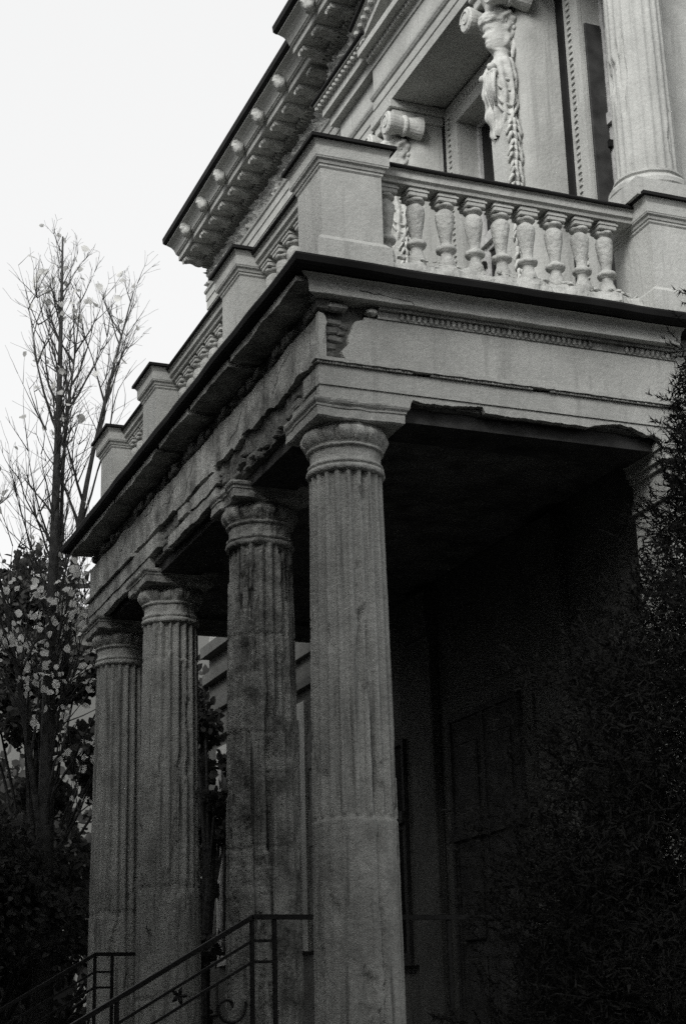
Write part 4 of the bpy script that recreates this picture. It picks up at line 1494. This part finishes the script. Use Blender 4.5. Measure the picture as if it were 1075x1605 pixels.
def conifer(name, label, base, prof, seed, ntwig, needle=.03, nn=36, fill=9000, group=None, trunk_r=.10):
    """prof = [(z, radius)]; twigs with needles crowd the outer shell, larger sprays fill the inside"""
    t = thing(name, label, 'conifer', base, group)
    rnd = np.random.default_rng(seed)
    pz = np.array([q[0] for q in prof]); pr_ = np.array([q[1] for q in prof])
    H = pz[-1]
    tk = MB().tube([(0, 0, -.1), (.02, 0, H * .5), (0, .02, H)], [trunk_r, trunk_r * .6, .012], 8)
    # boughs: clustered so that the outline is uneven and gaps stay open
    nb = max(60, ntwig // 26)
    zz = rnd.uniform(0, 1, nb)
    wgt = np.interp(np.linspace(0, H, 200), pz, pr_) + .08
    cdf = np.cumsum(wgt); cdf /= cdf[-1]
    Z = np.interp(zz, cdf, np.linspace(0, H, 200))
    P, D, S = [], [], []
    for i in range(nb):
        z = max(.2, Z[i])
        rad = np.interp(z, pz, pr_) * (rnd.uniform(.80, 1.08) if i % 3 else rnd.uniform(.4, .85))
        a = rnd.uniform(0, 2 * math.pi)
        c = Vector((math.cos(a) * rad, math.sin(a) * rad, z))
        root = Vector((math.cos(a) * .03, math.sin(a) * .03, max(.1, z - rad * .35)))
        mid = root.lerp(c, .55) + Vector((0, 0, rad * .10))
        tk.tube([root, mid, mid.lerp(c, .6)], [.009, .005, .002], 4)
        out = (c - root).normalized()
        sd2 = out.cross(Vector((0, 0, 1))).normalized()
        for _ in range(int(16 + 26 * min(rad, 1.6))):
            s = rnd.uniform(.35, 1.0)
            p = (mid.lerp(c, (s - .55) / .45) if s > .55 else root.lerp(mid, s / .55)) + Vector(rnd.normal(size=3)) * .05
            d = (out * rnd.uniform(.1, 1) + sd2 * rnd.uniform(-1, 1) + Vector((0, 0, rnd.uniform(-.25, .7)))).normalized()
            L = rnd.uniform(.07, .17)
            for q in range(nn):
                P.append(p + d * (L * (q + rnd.uniform()) / nn))
                D.append((d * .8 + Vector(rnd.normal(size=3)) * .55).normalized())
                S.append(needle * rnd.uniform(.7, 1.25))
    obj('trunk', tk.get(), 'bark', t)
    P, D, S = np.array(P), np.array(D), np.array(S)[:, None]
    E = np.cross(D, rnd.normal(size=D.shape)); E /= np.linalg.norm(E, axis=1)[:, None]
    w_ = S * .10
    V = np.stack([P - E * w_, P + E * w_, P + D * S], 1).reshape(-1, 3)
    # inner foliage
    fz = np.interp(rnd.uniform(0, 1, fill), cdf, np.linspace(0, H, 200))
    fr = np.interp(fz, pz, pr_) * np.sqrt(rnd.uniform(0, .72, fill))
    fa = rnd.uniform(0, 2 * math.pi, fill)
    Q = np.stack([fr * np.cos(fa), fr * np.sin(fa), fz], 1)
    D2 = rnd.normal(size=Q.shape); D2 /= np.linalg.norm(D2, axis=1)[:, None]
    E2 = np.cross(D2, rnd.normal(size=Q.shape)); E2 /= np.linalg.norm(E2, axis=1)[:, None]
    s2 = rnd.uniform(.03, .055, fill)[:, None] * (1 if H < 7 else 6)
    wf = .10 if H < 7 else .3
    V2 = np.stack([Q - E2 * s2 * wf, Q + E2 * s2 * wf, Q + D2 * s2], 1).reshape(-1, 3)
    V = np.concatenate([V, V2])
    F = np.arange(len(V)).reshape(-1, 3)
    grid_obj('crown', V, F, 'needle', t)
    return t


conifer('conifer', 'dark needle-leaved conifer close by at the right edge', (.15, -4.75, 0),
        [(0, 1.5), (1.6, 1.55), (2.1, 1.56), (2.5, 1.46), (2.9, 1.30), (3.3, 1.04), (3.64, .76), (3.95, .56), (4.45, .50), (4.62, .38), (5.1, .2), (5.5, .02)], 11, 11000, needle=.030, nn=30, fill=260000)
conifer('yew_bush', 'low black yew bush at the foot of the conifer beside the corner column', (-.38, -3.6, 0), [(0, .40), (1.2, .46), (1.7, .40), (2.0, .22), (2.2, .03)], 14, 1500, needle=.03, nn=24, fill=24000)
conifer('conifer', 'bushy dark conifer beside the porch wall, added outside the picture for shade', (2.55, -2.9, 0), [(0, 1.1), (2, 1.2), (4, .9), (5.2, .4), (5.8, .03)], 13, 1300, needle=.06, nn=16, fill=16000)  # added out of view to shade the column base and porch
conifer('conifer', 'tall dark conifer right of the corner, added outside the picture for shade', (2.6, -5.6, 0), [(0, 1.6), (2, 2.0), (4.5, 1.5), (6.0, .7), (7.0, .05)], 12, 2200, needle=.08, nn=14, fill=24000)  # added out of view to keep light off the lower portico

broadleaf('evergreen_bush', 'dense dark evergreen bush behind the slender tree at left', 'bush', (.35, 12.8, 0), 8.9, 1.8, 14000, .12, 'dark_leaf', 21)
broadleaf('evergreen_bush', 'low dark shrub at the foot of the farthest column', 'bush', (-1.0, 8.9, 0), 4.3, 1.6, 14000, .09, 'dark_leaf', 22)
broadleaf('evergreen_bush', 'dark shrub filling the lower left corner behind the stair railing', 'bush', (-2.6, 7.2, 0), 4.1, 1.5, 12000, .09, 'dark_leaf', 23)
broadleaf('leafy_shrub', 'dark climbing shrub against the mansion wall seen between two columns', 'bush', (2.05, 10.2, 0), 7.3, .62, 2600, .13, 'dark_leaf', 24, z0=.05)

# neighbouring house far behind the trees
nh = thing('neighbour_house', 'grey rendered house far behind the trees at left', 'house', (2, 30, 0))
nv = (-2, -30, 0)


def npart(nm, mb, mt):
    o = obj(nm, mb.get(), mt, nh)
    o.location = nv
    return o


npart('wall', MB().box(-4, 16, 30, 40, 0, 11.6), 'far_wall')
npart('wall', MB().box(6.2, 18, 28.0, 29.9, 0, 13.8), 'far_wall')
npart('roof', MB().prism([(5.8, 13.8), (18.4, 13.8), (17, 15), (7, 15)], lambda u_, z, d: (u_, d, z), 27.6, 30.4), 'roof_sheet')
npart('roof', MB().prism([(-4.6, 11.6), (16.6, 11.6), (12, 12.2), (0, 12.2)], lambda u_, z, d: (u_, d, z), 29.4, 40.6), 'roof_sheet')
npart('cornice', MB().box(-4.3, 16.3, 29.6, 29.998, 11.3, 11.595), 'far_wall')
for zz in (1.5, 5.0):
    for i in range(6):
        npart('window', MB().box(-2.6 + i * 3.1, -1.4 + i * 3.1, 29.94, 29.999, zz, zz + 1.9), 'glass')
        npart('sill', MB().box(-2.75 + i * 3.1, -1.25 + i * 3.1, 29.85, 29.998, zz - .12, zz - .005), 'far_wall')

# trees added round the forecourt, outside the picture, to shade the lower portico
SHADE_TREES = (
    (-5.5, -2.6, 11.6, 2.0, 'tall garden tree before the portico corner'),
    (-5.5, 0.8, 13.5, 2.0, 'tall garden tree facing the second column'),
    (-5.5, 4.2, 14.2, 2.0, 'tall garden tree facing the third column'),
    (-5.5, 7.6, 11.0, 2.0, 'tall garden tree facing the farthest column'),
    (-5.2, 11.2, 9.5, 2.0, 'garden tree past the portico'),
    (-6.2, -6.2, 10.7, 1.9, 'tall garden tree to the left of the viewer'),
    (-8.0, -9.8, 11.0, 2.4, 'spreading tree beside the viewer'),
    (-5.8, -14.2, 13.5, 2.6, 'spreading tree behind the viewer'),
    (-2.9, -13.4, 12.5, 1.9, 'slim tree straight behind the viewer'),
    (0.0, -13.2, 12.0, 2.4, 'spreading tree behind the viewer on the right'),
    (0.6, -8.2, 6.0, 1.6, 'low garden tree beside the near conifer'),
    (4.6, -8.4, 8.0, 2.2, 'spreading tree to the right of the conifers'))
for k, (x, y, H, R, lab) in enumerate(SHADE_TREES):
    broadleaf('shade_tree', lab + ', added out of view for its shade', 'tree', (x, y, 0), H, R, 11000, .32, 'dark_leaf', 40 + k, z0=.03, trunk_r=.18, lobes=44)
broadleaf('hedge_tree', 'dark tree far behind the mansion corner, seen between two columns', 'tree', (4.3, 16.2, 0), 8.0, 2.3, 12000, .2, 'dark_leaf', 73, z0=.02, lobes=60)
broadleaf('hedge_tree', 'dark tree far back beyond the portico, low behind the columns', 'tree', (1.2, 18.5, 0), 6.2, 3.2, 12000, .2, 'dark_leaf', 71, z0=.02, lobes=60)
broadleaf('hedge_tree', 'dark tree far back at the left edge of the picture', 'tree', (-2.6, 17.0, 0), 7.6, 3.2, 12000, .2, 'dark_leaf', 72, z0=.02, lobes=60)

# unseen crown added to shade the portico: trunk left, boughs over the path
shade_canopy = thing('shade_tree', 'unseen tree added for shade, with high spreading boughs over the viewer', 'tree', (-7.2, -8.2, 0))
rnd = np.random.default_rng(91)
ok = MB().tube([(0, 0, -.1), (.2, .1, 3), (.6, .5, 6), (1.2, 1.0, 9)], [.34, .28, .2, .06], 10)
P = []
for i in range(9):
    a, r = rnd.uniform(0, 2 * math.pi), 2.3 * math.sqrt(rnd.uniform(0, 1))
    c = np.array([3.3 + r * math.cos(a), 1.9 + r * math.sin(a), 7.7 + rnd.uniform(0, 3.0)])
    ok.tube([(.6, .5, 6), ((.6 + c[0]) / 2, (.5 + c[1]) / 2, (6.6 + c[2]) / 2 + .3), tuple(c)], [.09, .05, .012], 5)
    d = rnd.normal(size=(420, 3)); d /= np.linalg.norm(d, axis=1)[:, None]
    P.append(c + d * (.8 * rnd.uniform(.1, 1, 420) ** .5)[:, None])
obj('trunk', ok.get(), 'bark', shade_canopy)
V, F = leaf_cloud(np.concatenate(P), .26, rnd)
grid_obj('crown', V, F, 'dark_leaf', shade_canopy)
